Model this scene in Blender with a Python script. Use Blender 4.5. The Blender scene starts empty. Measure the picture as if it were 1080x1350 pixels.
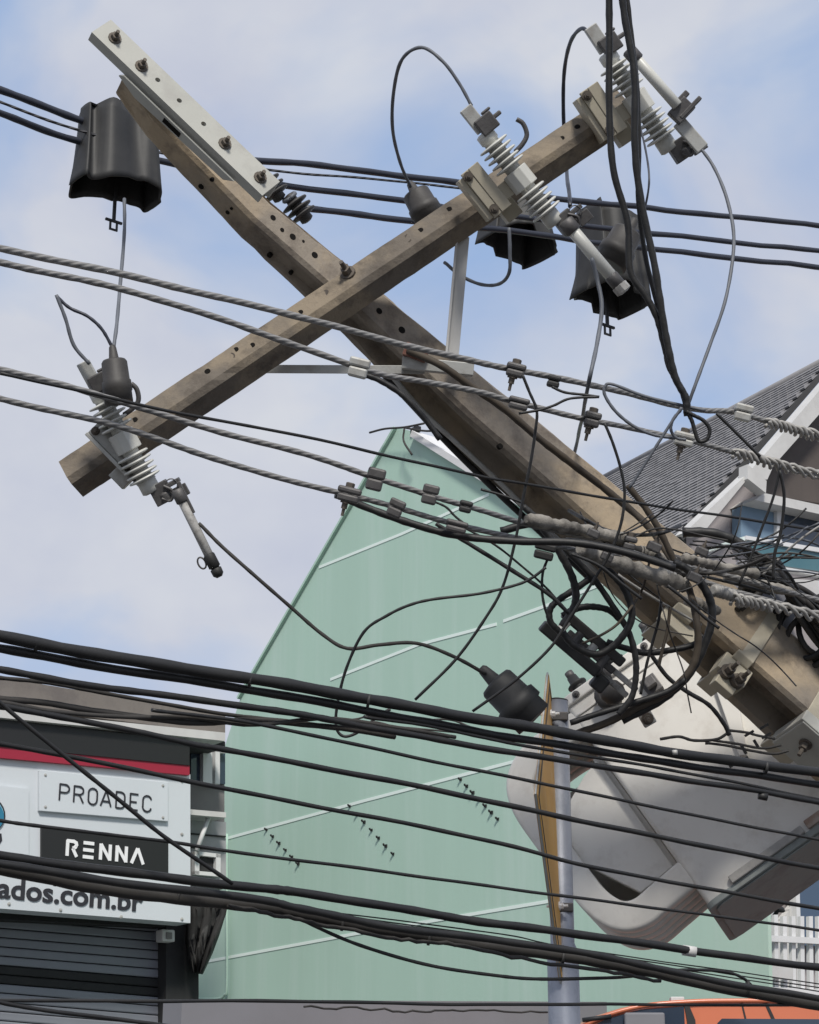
import bpy, math, random
from mathutils import Vector, Matrix
random.seed(7)
SC = bpy.context.scene
COL = SC.collection
rad = math.radians

# ------------------------------------------------------------------ camera, sky, sun, exposure
F, CX, CY, PITCH = 2617.0, 540.0, 675.0, rad(19.5)
CAM = Vector((0, 0, 1.6))
RT = Vector((1, 0, 0)); UPV = Vector((0, -math.sin(PITCH), math.cos(PITCH))); FW = Vector((0, math.cos(PITCH), math.sin(PITCH)))
DN = -UPV; TC = -FW
cd = bpy.data.cameras.new('camera'); cam = bpy.data.objects.new('camera', cd); COL.objects.link(cam)
cam.location = CAM; cam.rotation_euler = (math.pi/2 + PITCH, 0, 0)
cd.sensor_fit = 'HORIZONTAL'; cd.sensor_width = 36; cd.lens = 36*F/1080; cd.clip_start = .05; cd.clip_end = 3000
SC.camera = cam
SUN_EL, SUN_AZ = rad(46), rad(176)       # azimuth clockwise from +Y: high behind the camera
sd = bpy.data.lights.new('sun', 'SUN'); sun = bpy.data.objects.new('sun', sd); COL.objects.link(sun)
sd.energy = 2.9; sd.angle = rad(10); sd.color = (1, .955, .88)
sdir = Vector((math.sin(SUN_AZ)*math.cos(SUN_EL), math.cos(SUN_AZ)*math.cos(SUN_EL), math.sin(SUN_EL)))
sun.rotation_euler = sdir.to_track_quat('Z', 'Y').to_euler(); sun.location = (0, -5, 20)
SC.view_settings.view_transform = 'Standard'; SC.view_settings.look = 'None'
SC.view_settings.exposure = 0.30; SC.view_settings.gamma = 1; SC.view_settings.use_curve_mapping = False
w = bpy.data.worlds.new('World'); SC.world = w; w.use_nodes = True
nt = w.node_tree; N = nt.nodes; LK = nt.links
for n in list(N): N.remove(n)
def wn(t, **k):
    n = N.new(t)
    for a, b in k.items(): setattr(n, a, b)
    return n
out = wn('ShaderNodeOutputWorld'); bg = wn('ShaderNodeBackground'); bg.inputs[1].default_value = .1
sky = wn('ShaderNodeTexSky', sky_type='NISHITA', sun_disc=False, sun_elevation=SUN_EL, sun_rotation=SUN_AZ, air_density=1.2, dust_density=1.0, ozone_density=1.2)
tc = wn('ShaderNodeTexCoord'); mp = wn('ShaderNodeMapping'); mp.inputs['Location'].default_value = (-1.99, -4.69, 3.66); mp.inputs['Scale'].default_value = (1, 1, 1.35)
n1 = wn('ShaderNodeTexNoise'); n1.inputs['Scale'].default_value = 5.0; n1.inputs['Detail'].default_value = 5; n1.inputs['Roughness'].default_value = .5; n1.inputs['Distortion'].default_value = .4
cr = wn('ShaderNodeValToRGB'); cr.color_ramp.elements[0].position = .31; cr.color_ramp.elements[1].position = .54
n2 = wn('ShaderNodeTexNoise'); n2.inputs['Scale'].default_value = 7; n2.inputs['Detail'].default_value = 5
cc = wn('ShaderNodeValToRGB'); cc.color_ramp.elements[0].color = (4.2, 4.5, 5.5, 1); cc.color_ramp.elements[1].color = (5.3, 5.5, 6.0, 1)
cc.color_ramp.elements[0].position = .35; cc.color_ramp.elements[1].position = .65
hs = wn('ShaderNodeMix', data_type='RGBA', blend_type='MIX'); hs.inputs[0].default_value = .8; hs.inputs[7].default_value = (2.95, 4.1, 6.3, 1)
mx = wn('ShaderNodeMix', data_type='RGBA', blend_type='MIX')
LK.new(tc.outputs['Generated'], mp.inputs[0]); LK.new(mp.outputs[0], n1.inputs[0]); LK.new(mp.outputs[0], n2.inputs[0])
LK.new(n1.outputs[0], cr.inputs[0]); LK.new(n2.outputs[0], cc.inputs[0]); LK.new(sky.outputs[0], hs.inputs[6])
LK.new(cr.outputs[0], mx.inputs[0]); LK.new(hs.outputs[2], mx.inputs[6]); LK.new(cc.outputs[0], mx.inputs[7])
LK.new(mx.outputs[2], bg.inputs[0]); LK.new(bg.outputs[0], out.inputs[0])

# ------------------------------------------------------------------ where things stand
def ray(x, y): return RT*((x-CX)/F) + UPV*((CY-y)/F) + FW
def W(x, y, d): return CAM + ray(x, y)*d
_h = math.hypot(F, 925.0)
SDIR = Vector((3700, _h, 0)).normalized()                    # the street runs this way
SNRM = Vector((SDIR.y, -SDIR.x, 0))                          # towards the camera side of the street
GDIR = Vector((-2201, _h, 0)).normalized()                   # the side wall of the green house recedes this way
GNRM = Vector((-GDIR.y, GDIR.x, 0))
if GNRM.y > 0: GNRM = -GNRM
if SNRM.y > 0: SNRM = -SNRM
def onplane(x, y, D, n, off=0.):
    r = ray(x, y); p0 = ray(540, 675)*D + n*off
    return CAM + r*(p0.dot(n)/r.dot(n))
def SP(x, y, D): return onplane(x, y, D, SNRM)               # on a vertical plane along the street
def GP(x, y, D): return onplane(x, y, D, GNRM)
class Fr:                                                    # a local frame: u along dir, v across, w outwards; unit = k metres
    def __init__(s, x, y, d, dx, dy, tilt=0, roll=0):
        s.o = W(x, y, d); s.k = d/F
        l = math.hypot(dx, dy); dx /= l; dy /= l
        D0 = RT*dx + DN*dy; s.V = -dy*RT + dx*DN
        s.U = D0*math.cos(tilt) + TC*math.sin(tilt); s.W = TC*math.cos(tilt) - D0*math.sin(tilt)
        if roll:
            V, Wv = s.V, s.W
            s.W = Wv*math.cos(roll) - V*math.sin(roll); s.V = Wv*math.sin(roll) + V*math.cos(roll)
    def __call__(s, u, v, w): return s.o + (s.U*u + s.V*v + s.W*w)*s.k
class Up:                                                    # upright frame: u along the street, v up, w towards the viewer
    def __init__(s, p, k, U=None, Wn=None):
        s.o = p; s.k = k; s.U = U or SDIR; s.V = Vector((0, 0, 1)); s.W = Wn or SNRM
    def __call__(s, u, v, w): return s.o + (s.U*u + s.V*v + s.W*w)*s.k

# ------------------------------------------------------------------ meshes
def catmull(P, n):
    if len(P) < 3: return [P[0].lerp(P[1], i/n) for i in range(n+1)]
    Q = [P[0]*2-P[1]] + list(P) + [P[-1]*2-P[-2]]; o = []
    for i in range(1, len(Q)-2):
        a, b, c, d = Q[i-1:i+3]
        for j in range(n):
            t = j/n
            o.append(.5*((2*b) + (c-a)*t + (2*a-5*b+4*c-d)*t*t + (3*b-a-3*c+d)*t**3))
    o.append(P[-1].copy()); return o
class MB:
    def __init__(s): s.v = []; s.f = []; s.uv = {}; s.sm = []
    def face(s, idx, smooth=False, uv=None):
        if uv: s.uv[len(s.f)] = uv
        s.f.append(tuple(idx)); s.sm.append(smooth)
    def hexa(s, c):                                           # 8 corners: 0-3 one side in a ring, 4-7 the other
        b = len(s.v); s.v += [Vector(p) for p in c]
        for q in ((3,2,1,0),(4,5,6,7),(0,1,5,4),(1,2,6,5),(2,3,7,6),(3,0,4,7)): s.face([b+i for i in q])
        return s
    def box(s, L, u0, u1, v0, v1, w0, w1):
        return s.hexa([L(u0,v0,w0),L(u1,v0,w0),L(u1,v1,w0),L(u0,v1,w0),L(u0,v0,w1),L(u1,v0,w1),L(u1,v1,w1),L(u0,v1,w1)])
    def prism(s, poly, ext, smooth=False):
        b = len(s.v); n = len(poly)
        s.v += [Vector(p) for p in poly] + [Vector(p)+ext for p in poly]
        s.face(list(range(b, b+n))); s.face([b+n+i for i in range(n-1, -1, -1)])
        for i in range(n): s.face((b+i, b+n+i, b+n+(i+1) % n, b+(i+1) % n), smooth)
        return s
    def loft(s, rings, closed=True, cap=True, smooth=True):
        b = len(s.v); n = len(rings[0])
        for r in rings: s.v += [Vector(p) for p in r]
        for i in range(len(rings)-1):
            for j in range(n if closed else n-1):
                a = b+i*n+j; c = b+i*n+(j+1) % n
                s.face((a, c, c+n, a+n), smooth)
        if cap:
            s.face([b+j for j in range(n-1, -1, -1)]); e = b+(len(rings)-1)*n; s.face([e+j for j in range(n)])
        return s
    def tube(s, pts, r, n=8, cap=True, flat=1.0):
        pts = [Vector(p) for p in pts]; b = len(s.v); m = len(pts)
        T = [(pts[min(i+1, m-1)]-pts[max(i-1, 0)]).normalized() for i in range(m)]
        ref = Vector((0, 0, 1)) if abs(T[0].z) < .9 else Vector((1, 0, 0))
        X = T[0].cross(ref).normalized(); ln = [0.0]
        for i in range(1, m): ln.append(ln[-1]+(pts[i]-pts[i-1]).length)
        for i in range(m):
            X = (X - T[i]*X.dot(T[i])).normalized(); Y = T[i].cross(X)
            ri = r[i] if isinstance(r, (list, tuple)) else r
            for j in range(n):
                a = 2*math.pi*j/n; s.v.append(pts[i] + X*math.cos(a)*ri + Y*math.sin(a)*ri*flat)
        for i in range(m-1):
            for j in range(n):
                a = b+i*n+j; c = b+i*n+(j+1) % n
                s.face((a, c, c+n, a+n), True, ((j/n, ln[i]), ((j+1)/n, ln[i]), ((j+1)/n, ln[i+1]), (j/n, ln[i+1])))
        if cap:
            s.face([b+j for j in range(n-1, -1, -1)]); e = b+(m-1)*n; s.face([e+j for j in range(n)])
        return s
    def rod(s, a, b, r, n=10): return s.tube([a, b], r, n)
    def lathe(s, L, prof, n=18, v0=0, w0=0, smooth=True):     # prof: (u, radius) along the frame's u axis
        rings = [[L(u, v0+r*math.cos(2*math.pi*j/n), w0+r*math.sin(2*math.pi*j/n)) for j in range(n)] for u, r in prof]
        return s.loft(rings, smooth=smooth)
    def bolt(s, p, nrm, r, h, n=6):
        nrm = nrm.normalized(); ref = Vector((0, 0, 1)) if abs(nrm.z) < .9 else Vector((1, 0, 0))
        X = nrm.cross(ref).normalized(); Y = nrm.cross(X)
        def ring(R, z, m): return [p + nrm*z + X*R*math.cos(2*math.pi*j/m) + Y*R*math.sin(2*math.pi*j/m) for j in range(m)]
        s.loft([ring(r*1.5, -h*.4, 12), ring(r*1.5, h*.18, 12)], smooth=False)
        s.loft([ring(r, h*.18, n), ring(r, h*.75, n)], smooth=False)
        s.loft([ring(r*.5, h*.75, 8), ring(r*.45, h*1.5, 8)], smooth=False)
        return s
    def mesh(s, name, m, off):
        me = bpy.data.meshes.new(name); me.from_pydata([p-off for p in s.v], [], s.f)
        if s.uv:
            ul = me.uv_layers.new(name='UVMap')
            for p in me.polygons:
                q = s.uv.get(p.index)
                if q:
                    for k, li in enumerate(p.loop_indices): ul.data[li].uv = q[k]
        me.polygons.foreach_set('use_smooth', s.sm); me.materials.append(m); me.validate(); me.update()
        return me
WORLD = {}                                                    # object -> world position of its origin
def tag(o, label, cat, group=None, kind=None):
    if label: o['label'] = label
    if cat: o['category'] = cat
    if group: o['group'] = group
    if kind: o['kind'] = kind
    return o
def thing(name, label, cat, loc, group=None, kind=None):
    o = bpy.data.objects.new(name, None); COL.objects.link(o); o.location = loc; o.empty_display_size = .1; WORLD[o] = Vector(loc)
    return tag(o, label, cat, group, kind)
def part(p, name, mb, m, bevel=0, label=None, kind=None, solid=0):
    off = WORLD[p]; me = mb.mesh(name, m, off)
    o = bpy.data.objects.new(name, me); COL.objects.link(o); o.parent = p; WORLD[o] = off
    if solid:
        sm = o.modifiers.new('solidify', 'SOLIDIFY'); sm.thickness = solid
    if bevel:
        b = o.modifiers.new('bevel', 'BEVEL'); b.width = bevel; b.segments = 2; b.limit_method = 'ANGLE'; b.angle_limit = rad(35)
    if label: o['label'] = label
    if kind: o['kind'] = kind
    return o
def single(name, mb, m, label, cat, group=None, kind=None, bevel=0):
    off = sum(mb.v, Vector())/len(mb.v); me = mb.mesh(name, m, off)
    o = bpy.data.objects.new(name, me); COL.objects.link(o); o.location = off; WORLD[o] = off
    if bevel:
        b = o.modifiers.new('bevel', 'BEVEL'); b.width = bevel; b.segments = 2; b.limit_method = 'ANGLE'; b.angle_limit = rad(35)
    return tag(o, label, cat, group, kind)
def inst(p, name, me, M, bevel=0):                            # a piece sharing mesh data
    o = bpy.data.objects.new(name, me); COL.objects.link(o); o.parent = p
    o.matrix_local = Matrix.Translation(-WORLD[p]) @ M; WORLD[o] = M.translation.copy()
    return o
def lettering(p, name, body, m, org, X, Y, wid, hei, thick, bold=0.0, nrm=None, z0=0, shear=0):
    c = bpy.data.curves.new(name, 'FONT'); c.body = body; c.size = 1; c.offset = bold; c.extrude = 0.5; c.shear = shear; c.resolution_u = 4
    t = bpy.data.objects.new(name, c); COL.objects.link(t); bpy.context.view_layer.update()
    me = bpy.data.meshes.new_from_object(t.evaluated_get(bpy.context.evaluated_depsgraph_get()))
    bpy.data.objects.remove(t)
    xs = [v.co.x for v in me.vertices]; ys = [v.co.y for v in me.vertices]
    x0, x1, y0, y1 = min(xs), max(xs), min(ys), max(ys)
    nrm = nrm or X.cross(Y).normalized(); off = WORLD[p]
    for v in me.vertices:
        q = org + X*((v.co.x-x0)/(x1-x0)*wid) + Y*((v.co.y-y0)/(y1-y0)*hei) + nrm*(z0 + thick*(v.co.z+.5))
        v.co = q - off
    me.materials.clear(); me.materials.append(m)
    o = bpy.data.objects.new(name, me); COL.objects.link(o); o.parent = p; WORLD[o] = off
    return o

# ------------------------------------------------------------------ materials
def mat(name, c, rough=.6, metal=0., c2=None, scale=6., amt=.5, bump=0., bscale=60., stretch=None, c3=None, s3=2., spec=.5, strand=None, lo=.38, hi=.62):
    m = bpy.data.materials.new(name); m.use_nodes = True; t = m.node_tree; n = t.nodes; b = n['Principled BSDF']
    b.inputs['Roughness'].default_value = rough; b.inputs['Metallic'].default_value = metal; b.inputs['Base Color'].default_value = (*c, 1)
    b.inputs['Specular IOR Level'].default_value = spec
    co = n.new('ShaderNodeTexCoord'); src = co.outputs['Object']
    if stretch:
        mpn = n.new('ShaderNodeMapping'); mpn.inputs['Scale'].default_value = stretch; t.links.new(src, mpn.inputs[0]); src2 = mpn.outputs[0]
    else: src2 = src
    col = None
    def ns(s, d=6, r=.6, sr=src):
        q = n.new('ShaderNodeTexNoise'); q.inputs['Scale'].default_value = s; q.inputs['Detail'].default_value = d; q.inputs['Roughness'].default_value = r
        t.links.new(sr, q.inputs[0]); return q.outputs[0]
    def ramp(s, a, z):
        q = n.new('ShaderNodeMapRange'); q.inputs[1].default_value = a; q.inputs[2].default_value = z; t.links.new(s, q.inputs[0]); return q.outputs[0]
    def mixc(f, a, bb, k=1.0):
        q = n.new('ShaderNodeMix'); q.data_type = 'RGBA'
        if k != 1:
            mu = n.new('ShaderNodeMath'); mu.operation = 'MULTIPLY'; mu.inputs[1].default_value = k; t.links.new(f, mu.inputs[0]); f = mu.outputs[0]
        t.links.new(f, q.inputs[0])
        for i, x in ((6, a), (7, bb)):
            if isinstance(x, tuple): q.inputs[i].default_value = (*x, 1)
            else: t.links.new(x, q.inputs[i])
        return q.outputs[2]
    if c2: col = mixc(ramp(ns(scale, sr=src2), lo, hi), c, c2, amt)
    if c3: col = mixc(ramp(ns(s3, 8, .7, src2), .5, .66), col or c, c3, .75)
    h = None
    if bump: h = ns(bscale, 5, .6)
    if strand:
        uv = n.new('ShaderNodeUVMap'); sp = n.new('ShaderNodeSeparateXYZ'); t.links.new(uv.outputs[0], sp.inputs[0])
        a = n.new('ShaderNodeMath'); a.operation = 'MULTIPLY'; a.inputs[1].default_value = 2*math.pi*strand[0]; t.links.new(sp.outputs[0], a.inputs[0])
        bb = n.new('ShaderNodeMath'); bb.operation = 'MULTIPLY_ADD'; bb.inputs[1].default_value = strand[1]; t.links.new(sp.outputs[1], bb.inputs[0]); t.links.new(a.outputs[0], bb.inputs[2])
        sn = n.new('ShaderNodeMath'); sn.operation = 'SINE'; t.links.new(bb.outputs[0], sn.inputs[0]); h = sn.outputs[0]
        g = n.new('ShaderNodeMapRange'); g.inputs[1].default_value = -1; g.inputs[2].default_value = -.2; t.links.new(h, g.inputs[0])
        col = mixc(g.outputs[0], tuple(x*.6 for x in c), col or c)  # shade between the strands is put into the groove colour
    if col: t.links.new(col, b.inputs['Base Color'])
    if h:
        bp = n.new('ShaderNodeBump'); bp.inputs['Strength'].default_value = bump or .6; bp.inputs['Distance'].default_value = .004 if not strand else .003
        t.links.new(h, bp.inputs['Height']); t.links.new(bp.outputs[0], b.inputs['Normal'])
    return m
M = {}
M['concrete'] = mat('weathered_concrete', (.40, .32, .225), .9, c2=(.265, .23, .19), scale=2.6, amt=1, bump=.8, bscale=38, c3=(.12, .10, .085), s3=5.5, spec=.2, lo=.42, hi=.58)
M['arm_concrete'] = mat('old_arm_concrete', (.15, .13, .108), .92, c2=(.25, .205, .15), scale=4.5, amt=.9, bump=.9, bscale=48, c3=(.085, .072, .06), s3=8, spec=.2, lo=.42, hi=.6)
M['cast'] = mat('cast_figure_dark', (.07, .058, .048), .95)  # darker concrete tone for the cast figures
M['hole'] = mat('hole_dark', (.012, .011, .01), 1, spec=.1)  # near-black patches: the shade inside holes and slot is painted on
M['galv'] = mat('galvanised_steel', (.42, .42, .40), .55, .25, c2=(.52, .52, .49), scale=9, bump=.08, bscale=80, c3=(.3, .28, .25), s3=12)
M['chan'] = mat('dull_painted_steel', (.40, .40, .36), .6, .05, c2=(.46, .45, .41), scale=5, bump=.06, c3=(.34, .33, .3), s3=7)
M['tansteel'] = mat('cream_stained_steel', (.44, .40, .31), .6, .1, c2=(.36, .32, .25), scale=14, bump=.1)
M['darksteel'] = mat('dark_oxidised_steel', (.085, .08, .08), .55, .4, c2=(.15, .145, .14), scale=20, bump=.2, bscale=90)
M['bolt'] = mat('rusty_bolt', (.11, .095, .08), .7, .4, c2=(.18, .15, .12), scale=40)
M['rust'] = mat('red_rust', (.16, .06, .04), .85, .1, c2=(.3, .2, .16), scale=30)
M['porcelain'] = mat('grey_polymer', (.56, .56, .52), .4, c2=(.47, .46, .42), scale=12)
M['tube'] = mat('grey_fibre_tube', (.40, .39, .37), .55, c2=(.23, .22, .2), scale=25, bump=.1, c3=(.14, .13, .12), s3=30)
M['rubber'] = mat('black_rubber', (.018, .018, .018), .62, c2=(.036, .035, .034), scale=8, bump=.15, bscale=30)
M['cap'] = mat('brown_black_rubber', (.035, .032, .03), .6, c2=(.06, .055, .05), scale=14, bump=.2)
M['cable'] = mat('black_cable', (.010, .010, .0105), .55, c2=(.024, .023, .021), scale=7, bump=.25, bscale=60, lo=.45, hi=.6)
M['cable_dusty'] = mat('dusty_cable', (.028, .026, .024), .7, c2=(.06, .055, .05), scale=5)
M['cable_brown'] = mat('brown_cable', (.06, .045, .03), .75, c2=(.035, .03, .025), scale=8)
M['cable_navy'] = mat('dark_blue_cable', (.020, .023, .036), .45, c2=(.035, .04, .055), scale=6)
M['jumper'] = mat('grey_jumper', (.12, .13, .15), .55, c2=(.07, .075, .085), scale=9)
M['strand'] = mat('stranded_aluminium', (.25, .245, .24), .65, .2, strand=(4, 190), bump=.3)
M['strand_fine'] = mat('stranded_wire', (.075, .075, .08), .6, .3, strand=(3, 140))
M['sleeve'] = mat('grey_splice_tape', (.30, .28, .25), .9, c2=(.14, .13, .115), scale=16, amt=.9, bump=1.0, bscale=55, c3=(.07, .065, .06), s3=9, spec=.2)
M['armor'] = mat('pale_armour_rod', (.34, .33, .31), .6, .2, c2=(.22, .21, .2), scale=22)
M['green'] = mat('green_painted_render', (.39, .555, .465), .88, c2=(.36, .515, .43), scale=1.0, amt=.6, bump=.1, bscale=25, stretch=(2.2, 2.2, .12), c3=(.44, .58, .51), s3=1.3)
M['joint'] = mat('pale_joint_line', (.70, .80, .75), .8)
M['white'] = mat('white_paint', (.66, .66, .66), .6, c2=(.56, .56, .56), scale=3)
M['offwhite'] = mat('aged_white_board', (.55, .545, .53), .7, c2=(.44, .43, .42), scale=5)
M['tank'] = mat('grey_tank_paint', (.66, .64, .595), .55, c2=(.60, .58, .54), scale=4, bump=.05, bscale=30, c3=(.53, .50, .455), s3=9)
M['tankbottom'] = mat('tank_underside', (.25, .275, .265), .65, c2=(.22, .24, .235), scale=5, c3=(.17, .175, .17), s3=8)  # darker copy of the tank paint, with the underside's shade in its colour
M['rimrust'] = mat('rust_streaked_rim', (.42, .38, .34), .7, c2=(.2, .12, .08), scale=14, amt=.8)
M['tile'] = mat('grey_roof_tile', (.20, .197, .205), .8, c2=(.27, .265, .27), scale=9, bump=.2)
M['underroof'] = mat('dark_underlay', (.05, .05, .052), .9)
M['brown'] = mat('brown_boards', (.085, .07, .062), .8, c2=(.06, .05, .045), scale=5)
M['lilac'] = mat('lilac_grey_render', (.33, .30, .30), .85, c2=(.29, .265, .265), scale=3)
M['bluepaint'] = mat('blue_paint', (.16, .24, .33), .7, c2=(.2, .29, .38), scale=6)
M['tealglass'] = mat('teal_balcony_glass', (.06, .15, .18), .12, c2=(.09, .19, .21), scale=2)
M['glass'] = mat('dark_window_glass', (.03, .045, .07), .06, spec=.8)
M['blueglass'] = mat('blue_window_glass', (.05, .085, .14), .1, spec=.7)
M['eave'] = mat('brown_grey_eave', (.165, .145, .13), .85, c2=(.20, .18, .165), scale=4, c3=(.12, .105, .1), s3=3)
M['greywall'] = mat('grey_wall', (.20, .19, .19), .85, c2=(.165, .155, .155), scale=3)
M['palewall'] = mat('pale_grey_wall', (.36, .36, .37), .85, c2=(.32, .32, .33), scale=3)
M['signblack'] = mat('black_sign', (.012, .012, .012), .5)
M['signpanel'] = mat('pale_sign_panel', (.57, .605, .63), .45, c2=(.53, .565, .59), scale=1.2)
M['signwhite'] = mat('white_sign_letter', (.78, .78, .78), .5)
M['signink'] = mat('sign_ink', (.02, .02, .026), .55)
M['red'] = mat('crimson_stripe', (.30, .012, .035), .5)
M['logo_blue'] = mat('teal_logo', (.02, .17, .28), .5); M['logo_light'] = mat('light_blue_logo', (.25, .48, .58), .5)
M['shutter'] = mat('grey_shutter', (.21, .22, .25), .6, .05, c2=(.25, .26, .29), scale=2)
M['dark'] = mat('dark_facade', (.018, .018, .019), .8, c2=(.03, .03, .03), scale=5)
M['tarp'] = mat('torn_dark_tarp', (.025, .025, .025), .75, c2=(.12, .12, .12), scale=5, lo=.56, hi=.66, bump=.4, bscale=12, spec=.2)
M['base'] = mat('base_wall', (.19, .19, .205), .85, c2=(.16, .16, .17), scale=2)
M['post'] = mat('sign_post_zinc', (.29, .31, .36), .5, .35, c2=(.34, .36, .41), scale=8, c3=(.22, .24, .28), s3=10)
M['yellow'] = mat('amber_sign_face', (.66, .36, .07), .55, c2=(.56, .28, .06), scale=6, c3=(.6, .4, .2), s3=5)
M['peach'] = mat('peach_sign_edge', (.60, .42, .27), .6)
M['orange'] = mat('orange_van_paint', (.58, .17, .085), .3, c2=(.53, .155, .08), scale=2, spec=.6)
M['blacktrim'] = mat('black_trim', (.015, .015, .016), .6)
M['asphalt'] = mat('asphalt', (.05, .05, .052), .95, c2=(.065, .064, .062), scale=8, bump=.5, bscale=120)
M['pave'] = mat('pavement_concrete', (.25, .245, .235), .9, c2=(.2, .195, .19), scale=3, bump=.3)
M['earth'] = mat('ground_soil', (.13, .13, .125), .95, c2=(.1, .102, .095), scale=.6)

# ------------------------------------------------------------------ ground, road, pavements (below the picture)
def slab(name, pts, z0, z1, m, kind='structure'):
    mb = MB().prism([Vector((p[0], p[1], z1)) for p in pts], Vector((0, 0, z0-z1)))
    return single(name, mb, m, None, None, None, kind)
single('ground', MB().prism([Vector((-900, -900, 0)), Vector((900, -900, 0)), Vector((900, 900, 0)), Vector((-900, 900, 0))], Vector((0, 0, -.5))), M['earth'], 'bare ground round the street', None, None, 'structure')
def strip(name, a, b, z, m):
    o = Vector((0, 0, 0)); P = []
    for t, q in ((-60, a), (90, a), (90, b), (-60, b)): P.append(SDIR*t - SNRM*q)
    slab(name, P, .001 if z < .1 else .0, z, m)
strip('road', -2.5, 6.6, .006, M['asphalt'])
strip('pavement', 6.6, 9.0, .13, M['pave'])
strip('pavement', -5, -2.5, .13, M['pave'])

# ------------------------------------------------------------------ green house: tall side wall with pale joints
GD = 16.0
g_base = GP(620, 1340, GD); g_base.z = 0
gh = thing('green_house', 'tall mint green gable wall with pale joint lines behind the leaning pole', 'house', g_base)
outl = [(252, 1330), (252, 1120), (318, 918), (524, 563), (548, 570), (1004, 872), (994, 1330)]
poly = [GP(x, y, GD) for x, y in outl]
poly[0].z = 0; poly[-1].z = 0
part(gh, 'wall', MB().prism(poly, -GNRM*.03), M['green'])
def gline(name, pts, wpx, m, z=.004, dep=.02):
    P = [GP(x, y, GD) for x, y in pts]; mb = MB(); k = 15/F*wpx/2
    for a, b in zip(P, P[1:]):
        d = (b-a).normalized(); q = GNRM.cross(d).normalized()*k
        mb.prism([a-q+GNRM*z, b-q+GNRM*z, b+q+GNRM*z, a+q+GNRM*z], -GNRM*dep)
    return part(gh, name, mb, m)
for pts in ([(421, 748), (530, 704), (645, 652)], [(436, 896), (552, 850), (655, 823)], [(664, 819), (714, 801)], [(714, 801), (800, 768), (980, 700+10)],
            [(301, 1105), (480, 1056), (690, 1001)], [(690, 1001), (990, 905)], [(266, 1269), (470, 1231), (720, 1189)], [(720, 1189), (985, 1143)]):
    gline('joint_line', pts, 4.2, M['joint'])
gline('verge_trim', [(316, 921), (523, 564)], 4, M['green'], .03, .06)
gline('verge_trim', [(548, 573), (655, 640), (760, 710), (1000, 868)], 9, M['white'], .05, .5)
# grey base wall in front, and its cap
lw = [SP(x, y, 12.6) for x, y in ((240, 1318), (800, 1321))]
lb = thing('low_wall', 'low plain grey wall at the foot of the green house', 'wall', Vector((lw[0].x, lw[0].y, 0)))
mb = MB(); mb.prism([lw[0], lw[1], Vector((lw[1].x, lw[1].y, 0)), Vector((lw[0].x, lw[0].y, 0))], -SNRM*.2); part(lb, 'wall', mb, M['base'])
# three rows of small hooks on the wall
for lab, a, b, n in (('row of small dark hooks on green wall nearest the shop sign', (352, 1094), (394, 1139), 6), ('middle row of small dark hooks on the green wall', (462, 1063), (519, 1126), 7),
                ('row of small dark hooks on green wall nearest the yellow sign', (608, 1028), (657, 1080), 7)):
    th = thing('wall_hooks', lab, 'hooks', GP(*a, GD), 'rows of hooks on the green wall')
    for i in range(n):
        t = i/(n-1); x = a[0]+(b[0]-a[0])*t; y = a[1]+(b[1]-a[1])*t
        L = Up(GP(x, y, GD), .0046 + .0012*((i*7) % 3)/2, GDIR, GNRM); mb = MB(); mb.box(L, -2.2, 2.2, -2, 2, -1, 2); mb.rod(L(0, 0, 0), L(0, 1, 5), .008, 6); mb.rod(L(0, 1, 5), L(0, 3, 5), .008, 6)
        part(th, 'hook', mb, M['blacktrim'])
cdp = MB().tube(catmull([GP(x, y, GD)+GNRM*.03 for x, y in ((303, 1100), (303, 1200), (303, 1300), (300, 1312), (292, 1317), (262, 1317))], 6), .011)
single('downpipe', cdp, M['green'], 'thin pipe running down the left edge of the green wall', 'pipe')
an = GP(546, 568, GD)
ant = thing('antenna', 'small roof antenna on the peak of the green wall', 'antenna', an)
part(ant, 'bracket', MB().box(Up(an, .0055), -4, 4, -4, 4, -4, 12), M['blacktrim'])
for pts in (((500, 574), (520, 569), (546, 567), (572, 562)), ((546, 568), (545, 585), (556, 603)), ((548, 568), (575, 572), (600, 570))):
    part(ant, 'rod', MB().tube(catmull([GP(x, y, GD)+GNRM*.1 for x, y in pts], 4), .009, 6), M['cable_dusty'])

# ------------------------------------------------------------------ tiled house on the right
HD = 14.2
def HP(x, y, o=0.): return onplane(x, y, HD, SNRM, o)
hb = HP(1010, 1300); hb.z = 0
ho = thing('tiled_house', 'house with grey tiled roof and white verge boards at right', 'house', hb)
A = HP(896, 706); B = HP(1100, 470); ext = GDIR*3.4 + Vector((0, 0, -.34)); RDIR = ext.normalized()
roof = part(ho, 'roof', MB().prism([A, B, B+ext, A+ext], -(B-A).cross(ext).normalized()*.05*(1 if (B-A).cross(ext).z > 0 else -1)), M['underroof'])
sl = (B-A); slen = sl.length; sl.normalize(); rn = sl.cross(RDIR).normalized()
if rn.z < 0: rn = -rn
TW, TH = .098, .078
tm = MB()
for (u0, u1, h) in ((0, TW*.965, .017),):
    c = [Vector((u0, 0, h)), Vector((u1, 0, h)), Vector((u1, TH*1.25, .003)), Vector((u0, TH*1.25, .003)), Vector((u0, 0, 0)), Vector((u1, 0, 0)), Vector((u1, TH*1.25, -.006)), Vector((u0, TH*1.25, -.006))]
    tm.hexa(c)
tme = tm.mesh('tile', M['tile'], Vector()); cand = []
rows = int(slen/TH); cols = int(3.4/TW)
for r in range(rows):
    for c in range(cols):
        cand.append((c*TW + (r % 2)*TW*.5 + random.uniform(-.002, .002), r*TH, random.uniform(-.02, .02)))
cand.sort(key=lambda q: q[0]+q[1]*.15)
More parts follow.
